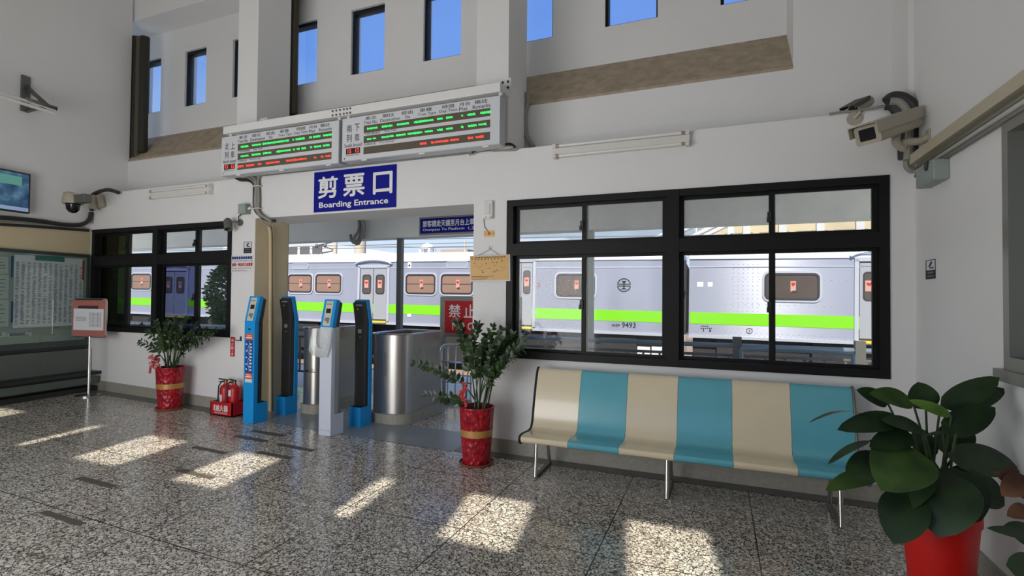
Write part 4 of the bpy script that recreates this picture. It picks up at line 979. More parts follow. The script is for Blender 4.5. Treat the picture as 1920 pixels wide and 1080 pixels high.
# notice case
xr_, ztop = ON(ML, 166, 481, -.02); _, zbt = ON(ML, 166, 637, -.02); xl = -4.2
nb = thing('notice_case', 'wide glazed notice case with timetables on the left wall', 'notice board', ML @ Vector((xr_, 0, zbt)), (0, 0, rotL.z))
H = ztop - zbt
bm = NB(); box(bm, xl, 0, -.03, -.001, 0, H); obj('back_panel', bm, mat('notice_back', s2l(150, 160, 152), .7), nb)
bm = NB()
for q in ((xl, 0, -.055, 0, H - .02, H + .025), (xl, 0, -.055, 0, -.075, .012), (-.03, 0, -.054, 0, .012, H - .02)): box(bm, *q)
obj('frame', bm, [mat('case_frame', s2l(70, 82, 78), .4, .4)], nb)
bm = NB(); box(bm, xl, 0, -.06, 0, -.12, -.07); obj('ledge', bm, BLACKP, nb)
def pap(name, px0, px1, py0, py1, M=PAPER, yy=-.033):
    a = ON(ML, px0, py1, yy); b = ON(ML, px1, py0, yy); x0, z0_ = a[0] - xr_, a[1] - zbt; x1, z1_ = b[0] - xr_, b[1] - zbt
    bm = NB(); box(bm, x0, x1, yy, yy + .002, z0_, z1_); return obj(name, bm, M, nb), x0, x1, z0_, z1_
tbl, a, b, c, d = pap('timetable', 24, 157, 486, 615)
bm = NB(); rr = random.Random(5); ncol = 13
for i in range(ncol):
    xa = a + (b - a) * (i + .12) / ncol; ww = (b - a) / ncol * .76
    for j in range(60):
        if rr.random() < .86: 
            z_ = c + (d - c) * (.05 + .86 * j / 60); box(bm, xa + ww * rr.uniform(0, .25), xa + ww * rr.uniform(.6, 1), -.0345, -.0335, z_, z_ + (d - c) * .0075)
obj('print', bm, GREYINK, tbl)
for q, M in (((66, 121, 482, 488), mat('green_print', s2l(70, 128, 120), .6)), ((20, 25, 480, 520), mat('blue_print', s2l(40, 90, 130), .6)), ((20, 25, 565, 605), mat('blue_print', s2l(40, 90, 130), .6)), ((154, 158, 488, 525), REDINK), ((60, 112, 614, 617), mat('blue_print', s2l(40, 90, 130), .6))):
    bm = NB(); p0 = ON(ML, q[0], q[3], -.035); p1 = ON(ML, q[1], q[2], -.035); box(bm, p0[0] - xr_, p1[0] - xr_, -.036, -.034, p0[1] - zbt, p1[1] - zbt); obj('coloured_edge', bm, M, nb)
for q in ((-30, 16, 482, 512), (-30, 17, 516, 560), (-30, 17, 562, 614), (14, 60, 623, 632), (-30, 12, 623, 634)):
    o, a, b, c, d = pap('notice', *q, M=mat('grey_green_paper', s2l(186, 196, 188), .7))
    bm = NB()
    for j in range(5): z_ = c + (d - c) * (.15 + .16 * j); box(bm, a + .02, b - rr.uniform(.03, .1), -.0345, -.0335, z_, z_ + .012)
    obj('print', bm, GREYINK, o)
bm = NB(); box(bm, xl + .02, -.02, -.05, -.047, .02, H - .02); obj('glass', bm, glass('case_glass', (.9, .93, .92), .03), nb)
# cream band above the case, under the conduits
_, za = ON(ML, 165, 477); _, zb3 = ON(ML, 165, 432)
bm = NB(); box(bm, -4.4, -.02, -.012, 0, za - .02, zb3); bm.transform(ML); struct('trim_9', bm, CREAM)
t = thing('left_conduits', 'dark conduits running along the left wall over the notice case', 'conduit', LP(100, 425))
for pix, r, M, of in (([(-60, 405), (0, 408), (40, 411), (80, 415), (110, 420), (140, 422), (158, 419), (168, 410), (171, 398)], .03, DCABLE, -.05), ([(-60, 414), (60, 420), (160, 428)], .016, CABLE, -.03), ([(-60, 417), (60, 424), (166, 432)], .022, DCABLE, -.03), ([(172, 398), (177, 405), (173, 418)], .014, CABLE, -.05)):
    bm = NB(); tube(bm, smooth_path([LP(x, y, of) for x, y in pix]), r, 8); obj('conduit', bm, M, t, world=True)
# low dark shelf under the case
_, zs1 = ON(ML, 160, 696, -.3); _, zs0 = ON(ML, 160, 703, -.3)
ls = thing('low_counter', 'long low dark counter under the notice case on the left wall', 'counter', ML @ Vector((-.08, 0, .1)), (0, 0, rotL.z))
bm = NB(); box(bm, -4.2, .05, -.10, -.005, .02, zbt - .225); obj('back_board', bm, mat('dark_board', s2l(92, 96, 92), .6, noise=.1), ls)
bm = NB(); box(bm, -4.2, .05, -.34, -.005, .30, .345); obj('shelf', bm, BLACKP, ls, bevel=.004)
bm = NB(); box(bm, -4.2, .05, -.32, -.30, .17, .27); obj('front_board', bm, mat('grey_green_board', s2l(84, 92, 86), .5), ls)
bm = NB(); box(bm, -4.2, .05, -.28, -.0, -.2, .12); obj('plinth', bm, BLACKP, ls)
# tube light on its bracket
p0 = LP(103, 209, -.40); p1 = LP(-150, 139, -.40); p1.z = p0.z = (p0.z + p1.z) / 2
tl = thing('tube_light', 'slim unlit tube light on a dark bracket high on the left wall', 'light', p0)
p1 = p0 + (ML.to_3x3() @ Vector((-2.4, 0, 0)))
bm = NB(); tube(bm, [p0, p1], .022, 10); obj('tube', bm, TUBEM, tl, world=True)
up = Vector((0, 0, .05)); bm = NB(); tube(bm, [p0 + up, p1 + up], .018, 8); tube(bm, [p0, p0 + up], .012); obj('housing', bm, OLDWHITE, tl, world=True)
wt = LP(47, 143, 0); wbm = LP(47, 210, 0); hp = p0 + (ML.to_3x3() @ Vector((-.35, 0, 0))) + up
bm = NB(); box(bm, -.05, .05, -.03, 0, 0, wt.z - wbm.z); bm.transform(Matrix.Translation((wt.x, wt.y, wbm.z)) @ Matrix.Rotation(rotL.z, 4, 'Z'))
hp = LP(90, 199, -.40); md = LP(50, 163, -.02); tube(bm, [md, hp], .03, 8); tube(bm, [LP(50, 208, -.02), hp], .025, 8); tube(bm, [hp + (p0 - p1).normalized() * .1, hp - (p0 - p1).normalized() * .25], .03, 8); obj('bracket', bm, GREYPOST, tl, world=True)
# camera under the ledge at the left corner
p = LP(137, 380, -.45); q = PY(168, 380, D - .06)
lc = thing('security_camera', 'white hooded dome security camera in the far left corner', 'security camera', p, group='security cameras')
bm = NB(); lathe(bm, [(.12, -.02), (.125, 0), (.12, .07), (.09, .12), (.03, .135)], (0, 0, 0), 24, cap_top=True); obj('housing', bm, GUN, lc)
bm = NB(); lathe(bm, [(.0, -.15), (.04, -.14), (.075, -.10), (.085, -.03), (.10, -.02)], (0, 0, 0), 20, cap_bot=False); obj('dome', bm, LENS, lc)
bm = NB(); box(bm, -.16, -.05, -.05, .05, .02, .16); obj('side_unit', bm, GUN, lc, bevel=.02)
bm = NB(); box(bm, .0, .34, -.05, .05, -.02, .10); obj('arm', bm, GREYPOST, lc, bevel=.01)
bm = NB(); tube(bm, smooth_path([PY(x, y, D - .06) for x, y in ((172, 395), (171, 375), (175, 365), (190, 358), (205, 356), (222, 361))]), .028, 8); obj('cable', bm, DCABLE, lc, world=True)
bm = NB(); tube(bm, [PY(178, 366, D - .07), PY(176, 392, D - .07)], [.03, .075], 12); tube(bm, [PY(188, 368, D - .04), PY(192, 388, D - .04)], .05, 10); obj('bell_joint', bm, GUN, lc, world=True)

# notice stand
b0 = PF(160, 741); st = thing('notice_stand', 'pink notice board with a white sheet on a steel stand in the left corner', 'stand', b0, (0, 0, math.radians(10)))
Ms = FR(st.location, st.rotation_euler)
a = ON(Ms, 136, 630, 0); b = ON(Ms, 200, 561, 0); px_, _ = ON(Ms, 168, 650, 0)
bm = NB(); lathe(bm, [(.16, 0), (.16, .008), (.06, .022), (.03, .03)], (px_, 0, 0), 28, cap_top=True); obj('base', bm, CHROME, st)
bm = NB(); tube(bm, [(px_, 0, .02), (px_, 0, a[1])], .018, 12); obj('pole', bm, CHROME, st)
bm = NB(); box(bm, a[0], b[0], -.012, .012, a[1], b[1]); obj('board', bm, WOODP, st)
bm = NB(); tube(bm, [(x_, 0, z_) for x_, z_ in rrect(a[0], b[0], a[1], b[1], .03)], .013, 8, closed=True); obj('frame', bm, CHROME, st)
w = b[0] - a[0]; h = b[1] - a[1]
bm = NB(); box(bm, a[0] + w * .05, b[0] - w * .05, -.016, -.0125, a[1] + h * .17, a[1] + h * .74); sh = obj('sheet', bm, PAPER, st)
bm = NB(); box(bm, a[0] + w * .18, a[0] + w * .78, -.015, -.0125, a[1] + h * .72, a[1] + h * .82); obj('header', bm, mat('dark_maroon', s2l(70, 40, 52), .6), st)
bm = NB()
for j in range(4): box(bm, a[0] + w * .12, a[0] + w * .44, -.0172, -.0162, a[1] + h * (.42 + .03 * j), a[1] + h * (.43 + .03 * j))
for j in range(12): box(bm, a[0] + w * .55, a[0] + w * .86, -.0172, -.0162, a[1] + h * (.26 + .033 * j), a[1] + h * (.268 + .033 * j))
for xx in (.54, .64, .78, .865): box(bm, a[0] + w * xx, a[0] + w * (xx + .008), -.0172, -.0162, a[1] + h * .25, a[1] + h * .66)
obj('print', bm, GREYINK, sh)
bm = NB(); box(bm, a[0] + w * .1, b[0] - w * .1, -.02, .0, b[1] - h * .03, b[1] + h * .01); obj('clip', bm, BLACKP, st)

# ------------------------------------------------------------------ plants
def leaf_blade(bm, base, tip, width, normal, droop=0.0, fold=0.12, nseg=6, shape='oval', mi=0):
    """one leaf: a folded blade from base to tip, widest before the middle, arching along its length"""
    base, tip = Vector(base), Vector(tip); d = tip - base; L_ = d.length; d.normalize()
    n_ = Vector(normal); n_ = (n_ - d * n_.dot(d)); n_.normalize(); w_ = d.cross(n_).normalized()
    cs, ls_, rs = [], [], []
    for k in range(nseg + 1):
        u = k / nseg
        ww = width * 0.5 * ((math.sin(PI * u ** 0.8)) ** 0.75 if shape == 'oval' else math.sin(PI * u ** 0.78) ** 0.62) if 0 < k < nseg else 0.0008
        c = base + d * (L_ * u) + n_ * (droop * L_ * math.sin(PI * u) )
        cs.append(bm.verts.new(c)); ls_.append(bm.verts.new(c + w_ * ww + n_ * fold * ww)); rs.append(bm.verts.new(c - w_ * ww + n_ * fold * ww))
    for k in range(nseg):
        for A, B in ((cs, ls_), (rs, cs)):
            f = bm.faces.new((A[k], A[k + 1], B[k + 1], B[k])); f.smooth = True; f.material_index = mi
def pot_red(t, rt=.172, rb=.132, H=.55):
    bm = NB(); lathe(bm, [(rb * .9, .012), (rb, .016), (rb + (rt - rb) * .5, H * .5), (rt - .004, H - .02), (rt + .002, H - .008), (rt, H), (rt - .014, H), (rt - .018, H - .05)], seg=40); obj('pot', bm, POTRED, t)
    bm = NB(); f = lambda z: rb + (rt - rb) * z / H + .0022
    lathe(bm, [(f(H * .50), H * .50), (f(H * .62), H * .62)], seg=40, cap_bot=False); obj('gold_band', bm, GOLD, t)
    bm = NB(); lathe(bm, [(rt - .02, H - .045), (0.001, H - .035)], seg=24, cap_bot=False); obj('soil', bm, SOIL, t)
    bm = NB(); lathe(bm, [(rb + .01, 0), (rb + .03, .004), (rb + .036, .022), (rb + .028, .024), (rb + .02, .008), (.01, .006)], seg=36); obj('saucer', bm, TERRA, t)
def zz(label, base, tips, seed):
    rr = random.Random(seed); t = thing('potted_plant', label, 'plant', base, group='plants in red pots with gold bands'); pot_red(t)
    st = NB(); lf = NB(); H = .52
    for (px, py, dy, lean) in tips:
        tip = PY(px, py, base.y + dy) - base
        b = Vector((rr.uniform(-.06, .06) + .05 * (1 if tip.x > 0 else -1), rr.uniform(-.05, .05), H - .02))
        c1 = b + Vector((tip.x * .18, tip.y * .2, (tip.z - b.z) * .55)); P = []
        for k in range(15):
            u = k / 14; P.append(b * (1 - u) ** 2 + (c1 + Vector((0, 0, lean))) * 2 * u * (1 - u) + tip * u * u)
        tube(st, P, [.008 - .0055 * k / 14 for k in range(15)], 7)
        Lt = sum((P[i + 1] - P[i]).length for i in range(14)); np_ = max(5, int(Lt / .047)); s0 = .42
        for k in range(np_):
            u = s0 + (1 - s0) * k / (np_ - 1); i = min(int(u * 14), 13); q = P[i].lerp(P[i + 1], u * 14 - i); d = (P[i + 1] - P[i]).normalized()
            side = d.cross(Vector((rr.uniform(-.4, .4), -1, .3))).normalized()
            for sg in (-1, 1):
                if rr.random() < .12: continue
                ll = rr.uniform(.075, .105) * (1 - .25 * u); out = (side * sg * rr.uniform(.6, 1.2) + d * rr.uniform(.3, 1.0) + Vector((rr.uniform(-.25, .25), rr.uniform(-.7, .4), rr.uniform(-.25, .35)))).normalized()
                leaf_blade(lf, q, q + out * ll, ll * .52, d.cross(side) * sg + Vector((0, -.6, .6)), .05, .2, 4)
        leaf_blade(lf, P[-1], P[-1] + (P[-1] - P[-2]).normalized() * .06, .026, (0, -1, .4), .05, .2, 4)
    obj('stems', st, STEM, t); obj('leaves', lf, LEAF, t)
    return t
B1 = PF(298, 770); B1.y += .14; B1.z = fz(B1.x)
z1p = zz('potted plant with many arching leafy stems and pink bow, before the left window', B1,
   [(264, 640, 0, .05), (275, 622, .05, .05), (292, 606, 0, .05), (312, 603, .1, .05), (330, 600, 0, .08), (352, 598, .1, .1), (372, 610, 0, .1), (404, 622, .0, .06), (396, 632, -.1, .03), (340, 618, -.1, .05), (300, 622, -.12, .05), (362, 622, -.1, .06), (318, 612, .15, .05), (385, 618, .1, .08), (346, 606, .2, .1)], 11)
rr = random.Random(4)
bm = NB()
for k in range(26):
    a = rr.uniform(0, 2 * PI); c = Vector((-.07, -.12, .62)) + Vector((rr.uniform(-.05, .07), rr.uniform(-.04, .02), rr.uniform(-.06, .07)))
    leaf_blade(bm, c, c + Vector((math.cos(a) * .07, -.03, math.sin(a) * .06)), .05, (rr.uniform(-.5, .5), -1, rr.uniform(-.5, .5)), .3, .3, 5)
tube(bm, smooth_path([(-.1, -.13, .58), (-.17, -.14, .555), (-.2, -.13, .54), (-.21, -.13, .47)]), .016, 6)
obj('ribbon_bow', bm, mat('pink_ribbon', s2l(196, 96, 98), .5), z1p)
B2 = PF(880, 877); B2.y += .15; B2.z = fz(B2.x)
z2p = zz('potted plant with long bare stems leaning right, between the passage and the bench', B2,
   [(779, 682, 0, .12), (858, 603, 0, .02), (897, 610, .05, .03), (924, 614, .1, .05), (945, 620, 0, .06), (962, 628, .05, .06), (982, 640, 0, .08), (978, 655, -.1, .05), (962, 672, -.12, .03), (905, 642, -.1, .04), (922, 655, -.1, .04), (941, 640, -.06, .05), (884, 640, -.05, .03), (800, 742, -.1, .05), (932, 628, .15, .06), (915, 630, .15, .04), (955, 640, .1, .06), (970, 645, .12, .08)], 23)
bm = NB()
for k in range(40):
    u = k / 39; c = Vector((-.10 + .02 * math.sin(u * 9), -.08, .55 + .22 * u)); a = rr.uniform(0, 2 * PI)
    leaf_blade(bm, c, c + Vector((math.cos(a) * .035, -.02, math.sin(a) * .03)), .03, (rr.uniform(-.5, .5), -1, rr.uniform(-.5, .5)), .3, .3, 4)
obj('ribbon_bow', bm, RIBBON, z2p)

# the broad-leaved plant in the near right corner
DP = 2.6
pc = PD(1762, 990, DP); BP = Vector((pc.x, pc.y, 0))
bp = thing('potted_plant', 'big broad-leaved plant in a plain bright red pot, right of the bench', 'plant', BP)
bm = NB(); lathe(bm, [(.115, 0), (.12, .01), (.158, .50), (.166, .505), (.166, .55), (.152, .55), (.148, .50)], seg=40); obj('pot', bm, PLAINRED, bp)
bm = NB(); lathe(bm, [(.15, .50), (.001, .515)], seg=24, cap_bot=False); obj('soil', bm, SOIL, bp)
LV = [  # base px, tip px, width px, depth offset of base and tip, tilt degrees, droop, kind
    ((1712, 757), (1630, 738), 44, 0, .02, 20, .06, 2), ((1665, 757), (1606, 731), 36, .08, .1, 10, .05, 0), ((1736, 768), (1721, 716), 54, .1, .12, 10, .03, 0),
    ((1763, 763), (1874, 708), 46, .05, .0, 25, .05, 0), ((1796, 768), (1882, 728), 50, .08, .08, -20, .05, 0), ((1784, 780), (1704, 750), 22, -.05, .0, 10, .05, 1),
    ((1767, 812), (1866, 764), 50, -.05, -.05, 10, .04, 0), ((1630, 778), (1516, 793), 16, -.05, -.1, 50, .10, 0), ((1690, 786), (1570, 806), 42, -.06, -.08, 10, .06, 0),
    ((1732, 808), (1652, 788), 38, -.08, -.1, 20, .05, 0), ((1710, 815), (1630, 838), 44, -.08, -.12, 0, .04, 0), ((1632, 826), (1552, 871), 20, -.1, -.14, 30, .06, 0),
    ((1716, 842), (1652, 920), 98, -.12, -.24, -10, .08, 2), ((1652, 853), (1586, 888), 42, -.08, -.12, 10, .06, 0), ((1646, 890), (1548, 920), 38, -.06, -.12, 10, .06, 2),
    ((1706, 920), (1676, 1020), 74, -.14, -.22, 0, .06, 0), ((1776, 856), (1908, 876), 60, -.04, .0, 10, .06, 0), ((1780, 885), (1760, 1008), 100, -.14, -.26, 0, .10, 0),
    ((1806, 895), (1884, 948), 56, -.06, -.06, 0, .06, 0), ((1792, 812), (1733, 818), 14, -.12, -.14, 40, .05, 0), ((1800, 838), (1822, 806), 30, .03, .05, 10, .05, 0),
    ((1730, 868), (1690, 960), 80, -.08, -.16, 15, .08, 0), ((1800, 870), (1816, 990), 70, -.05, -.12, -15, .08, 0), ((1748, 862), (1712, 800), 46, .06, .08, 15, .04, 0), ((1770, 850), (1785, 790), 40, .1, .12, -10, .04, 0)]
st = NB(); lf = NB(); rr = random.Random(9)
for (b, tp, wpx, db, dt_, tilt, droop, kind) in LV:
    b3, t3 = PD(*b, DP + db) - BP, PD(*tp, DP + dt_) - BP; ww = wpx * DP / FPX
    d = (t3 - b3).normalized(); vw = (CAM - BP - b3).normalized() + Vector((0, 0, .35)); nn = Matrix.Rotation(math.radians(tilt + rr.uniform(-8, 8)), 3, d) @ vw
    leaf_blade(lf, b3, t3, ww, nn, droop, .10, 10, 'broad', kind)
    r0 = Vector((rr.uniform(-.05, .05), rr.uniform(-.05, .05), .51)); mid_ = r0.lerp(b3, .55) + Vector((0, 0, .05))
    tube(st, smooth_path([r0, mid_, b3], 6), .0055, 7)
obj('stems', st, STEM, bp); obj('leaves', lf, [BIGLEAF, LIGHTLEAF, MIDLEAF], bp)

# a neighbour at the frame's edge, with dry leaves
BQ = Vector((1.27, 2.66, 0))
ep = thing('potted_plant', 'plant with curled dry brown leaves at the right edge, beside the big red pot', 'plant', BQ)
bm = NB(); lathe(bm, [(.08, 0), (.10, .01), (.125, .30), (.13, .33), (.115, .33), (.11, .29)], seg=32); obj('pot', bm, mat('brown_pot', s2l(96, 58, 46), .5), ep)
bm = NB(); lathe(bm, [(.112, .29), (.001, .30)], seg=20, cap_bot=False); obj('soil', bm, SOIL, ep)
st = NB(); lf = NB(); dl = NB()
for (b, tp, wpx, q, dead) in (((1925, 930), (1862, 884), 34, 2.25, 1), ((1940, 905), (1878, 930), 50, 2.2, 1), ((1935, 960), (1888, 968), 34, 2.15, 1), ((1912, 896), (1880, 880), 22, 2.25, 1), ((1945, 1010), (1850, 990), 22, 2.1, 0), ((1950, 1020), (1882, 985), 46, 2.2, 0), ((1960, 1085), (1886, 1060), 70, 2.0, 0)):
    b3, t3 = PD(*b, q) - BQ, PD(*tp, q) - BQ; d = (t3 - b3).normalized(); nn = (CAM - BQ - b3).normalized() + Vector((rr.uniform(-.3, .3), 0, .4))
    leaf_blade(dl if dead else lf, b3, t3, wpx * q / FPX, nn, .12 if dead else .05, .3 if dead else .1, 9, 'broad')
    tube(st, smooth_path([Vector((0, 0, .30)), Vector((0, 0, .30)).lerp(b3, .6) + Vector((0, 0, .04)), b3], 6), .005, 7)
obj('stems', st, STEM, ep); obj('leaves', lf, BIGLEAF, ep); o = obj('dry_leaves', dl, DEADLEAF, ep); o['label'] = 'curled dry brown leaves'

# ------------------------------------------------------------------ outside: platform, canopy, fence
PLAT = mat('platform_concrete', s2l(222, 218, 208), .7, noise=.1, nscale=4, bump=.1)
bm = NB(); box(bm, -30, 14, 5.2, 9.4, -.9, -.012); struct('floor_platform', bm, PLAT)
bm = NB(); n = 20
for i in range(n):
    a = -9.5 + (XR + 9.6) * i / n; b = -9.5 + (XR + 9.6) * (i + 1) / n; quad(bm, (a, D - .01, fz(a) - .001), (b, D - .01, fz(b) - .001), (b, 7.0, -.005), (a, 7.0, -.005))
struct('floor_passage', bm, TERRAZZO)
BALL = mat('ballast', s2l(150, 130, 112), .9, noise=.35, nscale=18, bump=1.0, bscale=14)
bm = NB(); box(bm, -80, 60, 9.4, 90, -1.2, -.75); struct('ground_tracks', bm, BALL)
CAN = mat('canopy_concrete', s2l(242, 240, 232), .8, noise=.08, nscale=2)
bm = NB(); box(bm, -26, 9, 8.4, 8.75, 2.757, 3.35); box(bm, -26, 9, 6.2, 9.2, 3.35, 3.5); struct('ceiling_canopy', bm, CAN)
def post(label, px, py0, py1, Y, w, M):
    a = PY(px, py0, Y); t = thing('canopy_post', label, 'post', (a.x, Y, -.012), group='canopy posts')
    bm = NB(); box(bm, -w / 2, w / 2, -w / 2, w / 2, 0, 2.77); obj('post', bm, M, t)
    bm = NB(); box(bm, -w * .8, w * .8, -w * .8, w * .8, 0, .25); obj('footing', bm, GREYC, t)
post('dark steel canopy post seen through the middle of the passage', 750, 520, 0, 8.58, .10, GREYPOST)
post('grey canopy post seen through the second pane of the right window', 1108, 520, 0, 8.58, .095, mat('pale_post', s2l(140, 150, 140), .5))
# sign on the canopy beam
s, w, h, y = sign('overpass_sign', 'navy sign on the platform canopy reading Overpass To Platform 1,2', 'sign', 788, 438.5, 905, 404, NAVY, Y=8.4, t=.03)
bm = NB()
for q in ((-w / 2 - .02, w / 2 + .02, h, h + .03), (-w / 2 - .02, w / 2 + .02, -.03, 0), (-w / 2 - .02, -w / 2, 0, h), (w / 2, w / 2 + .02, 0, h)): box(bm, q[0], q[1], -.04, 0, q[2], q[3])
obj('frame', bm, GREYC, s)
bm = NB(); text(bm, '旅客請走天橋至月台上車', -.46 * w, .37 * w, h * .44, h * .86, y, bold=.02); text(bm, 'Overpass To Platform', -.46 * w, .22 * w, h * .12, h * .34, y, bold=.015); text(bm, '1,2', .28 * w, .375 * w, h * .12, h * .34, y, bold=.015); obj('lettering', bm, WHITE, s)
# drooping cables on the beam
t = thing('drooping_cables', 'loops of grey cable drooping from the canopy beam over the passage', 'cable', PY(668, 430, 8.35))
for k, (pix, r) in enumerate((([(640, 402), (660, 408), (674, 415), (676, 440), (668, 455), (660, 452), (657, 440)], .03), ([(648, 404), (668, 409), (678, 420), (678, 445), (672, 458)], .025), ([(660, 406), (672, 412), (672, 432), (664, 446), (668, 458), (674, 452)], .025), ([(655, 402), (680, 412), (684, 430), (680, 448)], .022))):
    bm = NB(); run(bm, pix, 8.33 - .03 * k, r); obj('cable', bm, CABLE, t, world=True)
# barrier with the red banner
a = PY(826, 752, 6.9); b = PY(826, 645, 6.9); x0 = a.x; zb4 = max(a.z, 0.0); zt4 = b.z
ba = thing('barrier', 'stainless tube barrier with rounded corners below the red crossing sign', 'barrier', (x0 + .65, 6.9, 0))
bm = NB(); tube(bm, [(x - .65, 0, z) for x, z in rrect(0, 1.3, .06, zt4, .12, 6)], .024, 10, closed=True); obj('frame', bm, CHROME, ba)
for z in (.32, .62):
    bm = NB(); tube(bm, [(-.65, 0, z), (.65, 0, z)], .014, 8); obj('rail', bm, CHROME, ba)
for i in range(9):
    bm = NB(); tube(bm, [(-.53 + i * .13, 0, .06), (-.53 + i * .13, 0, zt4)], .009, 6); obj('bar', bm, CHROME, ba)
for sx_ in (-.5, .5):
    bm = NB(); box(bm, sx_ - .02, sx_ + .02, -.11, .11, -.012, .05); obj('foot', bm, GREYPOST, ba)
a = PY(826, 629, 7.05); b = PY(826, 556, 7.05)
rs = thing('crossing_sign', 'red sign with white characters on a grey frame behind the pier', 'sign', (a.x, 7.05, -.012)); W = 1.35; z0_, z1_ = a.z + .012, b.z + .012
bm = NB()
for q in ((.09, W - .09, z1_ - .07, z1_), (.09, W - .09, z0_, z0_ + .05), (0, .09, 0, z1_), (W - .09, W, 0, z1_)): box(bm, q[0], q[1], -.02, .03, q[2], q[3])
obj('frame', bm, GREYC, rs)
bm = NB(); box(bm, .085, W - .085, -.025, .01, z0_ + .045, z1_ - .065); pn = obj('panel', bm, SIGNRED, rs)
bm = NB(); hh_ = z1_ - z0_
for k, ch_ in enumerate('禁止穿越'): text(bm, ch_, .16 + k * .26, .36 + k * .26, z0_ + hh_ * .48, z0_ + hh_ * .80, -.027, bold=.01)
text(bm, 'NO CROSSING', .22, 1.15, z0_ + hh_ * .16, z0_ + hh_ * .36, -.027, bold=.015); obj('lettering', bm, WHITE, pn)
# railing along the platform
RAILM = mat('blue_grey_rail', s2l(128, 146, 156), .4, .3)
def railing(label, x0, x1, Y, ztop, posts):
    t = thing('platform_railing', label, 'railing', ((x0 + x1) / 2, Y, -.012), group='platform railings'); cx = t.location.x
    for k, (z, r) in enumerate(((ztop, .032), (ztop - .13, .02), (.20, .02))):
        bm = NB(); tube(bm, [(x0 - cx, 0, z), (x1 - cx, 0, z)], r, 8); obj('rail', bm, RAILM if k == 0 else GREYPOST, t)
    n = int((x1 - x0) / .22)
    for i in range(n + 1):
        bm = NB(); x_ = x0 + (x1 - x0) * i / n - cx; box(bm, x_ - .014, x_ + .014, -.014, .014, .0 if i % 5 == 0 else .2, ztop - .13); obj('baluster', bm, GREYPOST, t)
    for px in posts:
        bm = NB(); x_ = px - cx; box(bm, x_ - .055, x_ + .055, -.05, .05, 0, ztop + .12); obj('post', bm, GREYPOST, t)
railing('grey railing with blue top rail beyond the right window', -3.0, 2.6, 7.5, 1.0, (PY(1382, 640, 7.5).x, PY(1612, 640, 7.5).x))
railing('pale railing beyond the last pane of the left window', -12.2, -6.2, 7.5, .98, ())
# looped steel barrier in front of that railing
x0 = PY(1390, 655, 7.1).x; x1 = PY(1600, 665, 7.1).x; zt5 = PY(1480, 657, 7.1).z
t = thing('barrier', 'low hooped steel barrier before the railing, seen through the right window', 'barrier', ((x0 + x1) / 2, 7.1, -.012)); cx = t.location.x
bm = NB(); tube(bm, smooth_path([(x0 - cx, 0, .012), (x0 - cx, 0, zt5 - .1), (x0 - cx + .1, 0, zt5), (x1 - cx - .1, 0, zt5), (x1 - cx, 0, zt5 - .1), (x1 - cx, 0, .012)], 5), .026, 10); obj('hoop', bm, RAILM, t)
bm = NB(); tube(bm, [(x0 - cx, 0, .4), (x1 - cx, 0, .4)], .018, 8); obj('rail', bm, RAILM, t)

# ------------------------------------------------------------------ the train
MTR = FR((0, 14.5, 0), (0, .0092, .02))
def T(x, y): return ON(MTR, x, y, 0.0)
def trainpaint():
    M = bpy.data.materials.new('corrugated_train_steel'); M.use_nodes = True; n = M.node_tree.nodes; l = M.node_tree.links; b = n['Principled BSDF']
    b.inputs['Metallic'].default_value = .24; b.inputs['Roughness'].default_value = .25; b.inputs['Anisotropic'].default_value = 1.0
    cv = n.new('ShaderNodeCombineXYZ'); cv.inputs[2].default_value = 1.0; l.new(cv.outputs[0], b.inputs['Tangent'])
    t = n.new('ShaderNodeTexCoord'); mp = n.new('ShaderNodeMapping'); mp.inputs['Scale'].default_value = (1.2, 1, .25); nz = n.new('ShaderNodeTexNoise'); nz.inputs['Scale'].default_value = 2.0; nz.inputs['Detail'].default_value = 5
    l.new(t.outputs['Object'], mp.inputs[0]); l.new(mp.outputs[0], nz.inputs['Vector'])
    r = n.new('ShaderNodeMapRange'); r.inputs['To Min'].default_value = .9; r.inputs['To Max'].default_value = 1.06; mx = n.new('ShaderNodeMix'); mx.data_type = 'RGBA'; mx.blend_type = 'MULTIPLY'; mx.inputs['Factor'].default_value = 1
    mx.inputs['A'].default_value = (*s2l(158, 162, 178), 1); l.new(nz.outputs['Fac'], r.inputs['Value']); l.new(r.outputs[0], mx.inputs['B']); l.new(mx.outputs['Result'], b.inputs['Base Color'])
    bt = n.new('ShaderNodeTexNoise'); bt.inputs['Scale'].default_value = 1.6; bp = n.new('ShaderNodeBump'); bp.inputs['Strength'].default_value = .03; bp.inputs['Distance'].default_value = .02
    l.new(t.outputs['Object'], bt.inputs['Vector']); l.new(bt.outputs['Fac'], bp.inputs['Height']); l.new(bp.outputs['Normal'], b.inputs['Normal'])
    return M
TRAIN = trainpaint()
TROOF = mat('white_train_roof', s2l(205, 207, 214), .5, noise=.03)
STRIPE = mat('lime_stripe', s2l(122, 205, 24), .4)
SEAL = mat('window_seal', s2l(50, 48, 56), .5); TRIMW = mat('window_trim', s2l(190, 194, 204), .35, .3)
CURT = mat('drawn_curtain', s2l(140, 112, 96), .6, noise=.1, nscale=3); DARKIN = mat('dark_interior_pane', s2l(84, 74, 68), .25, noise=.2, nscale=3)
DOORM = mat('door_steel', s2l(168, 170, 176), .4, .3, noise=.04)
YEL = mat('yellow_edge', s2l(226, 196, 50), .5)
UNDER = mat('underframe', s2l(44, 42, 42), .8, noise=.3)
zB = T(700, 605)[1]; zG = T(700, 489)[1]; zR = T(700, 477)[1]
zS1 = (T(550, 565.5)[1] + T(1633, 594.4)[1]) / 2; zS0 = (T(550, 580.7)[1] + T(1633, 619.6)[1]) / 2
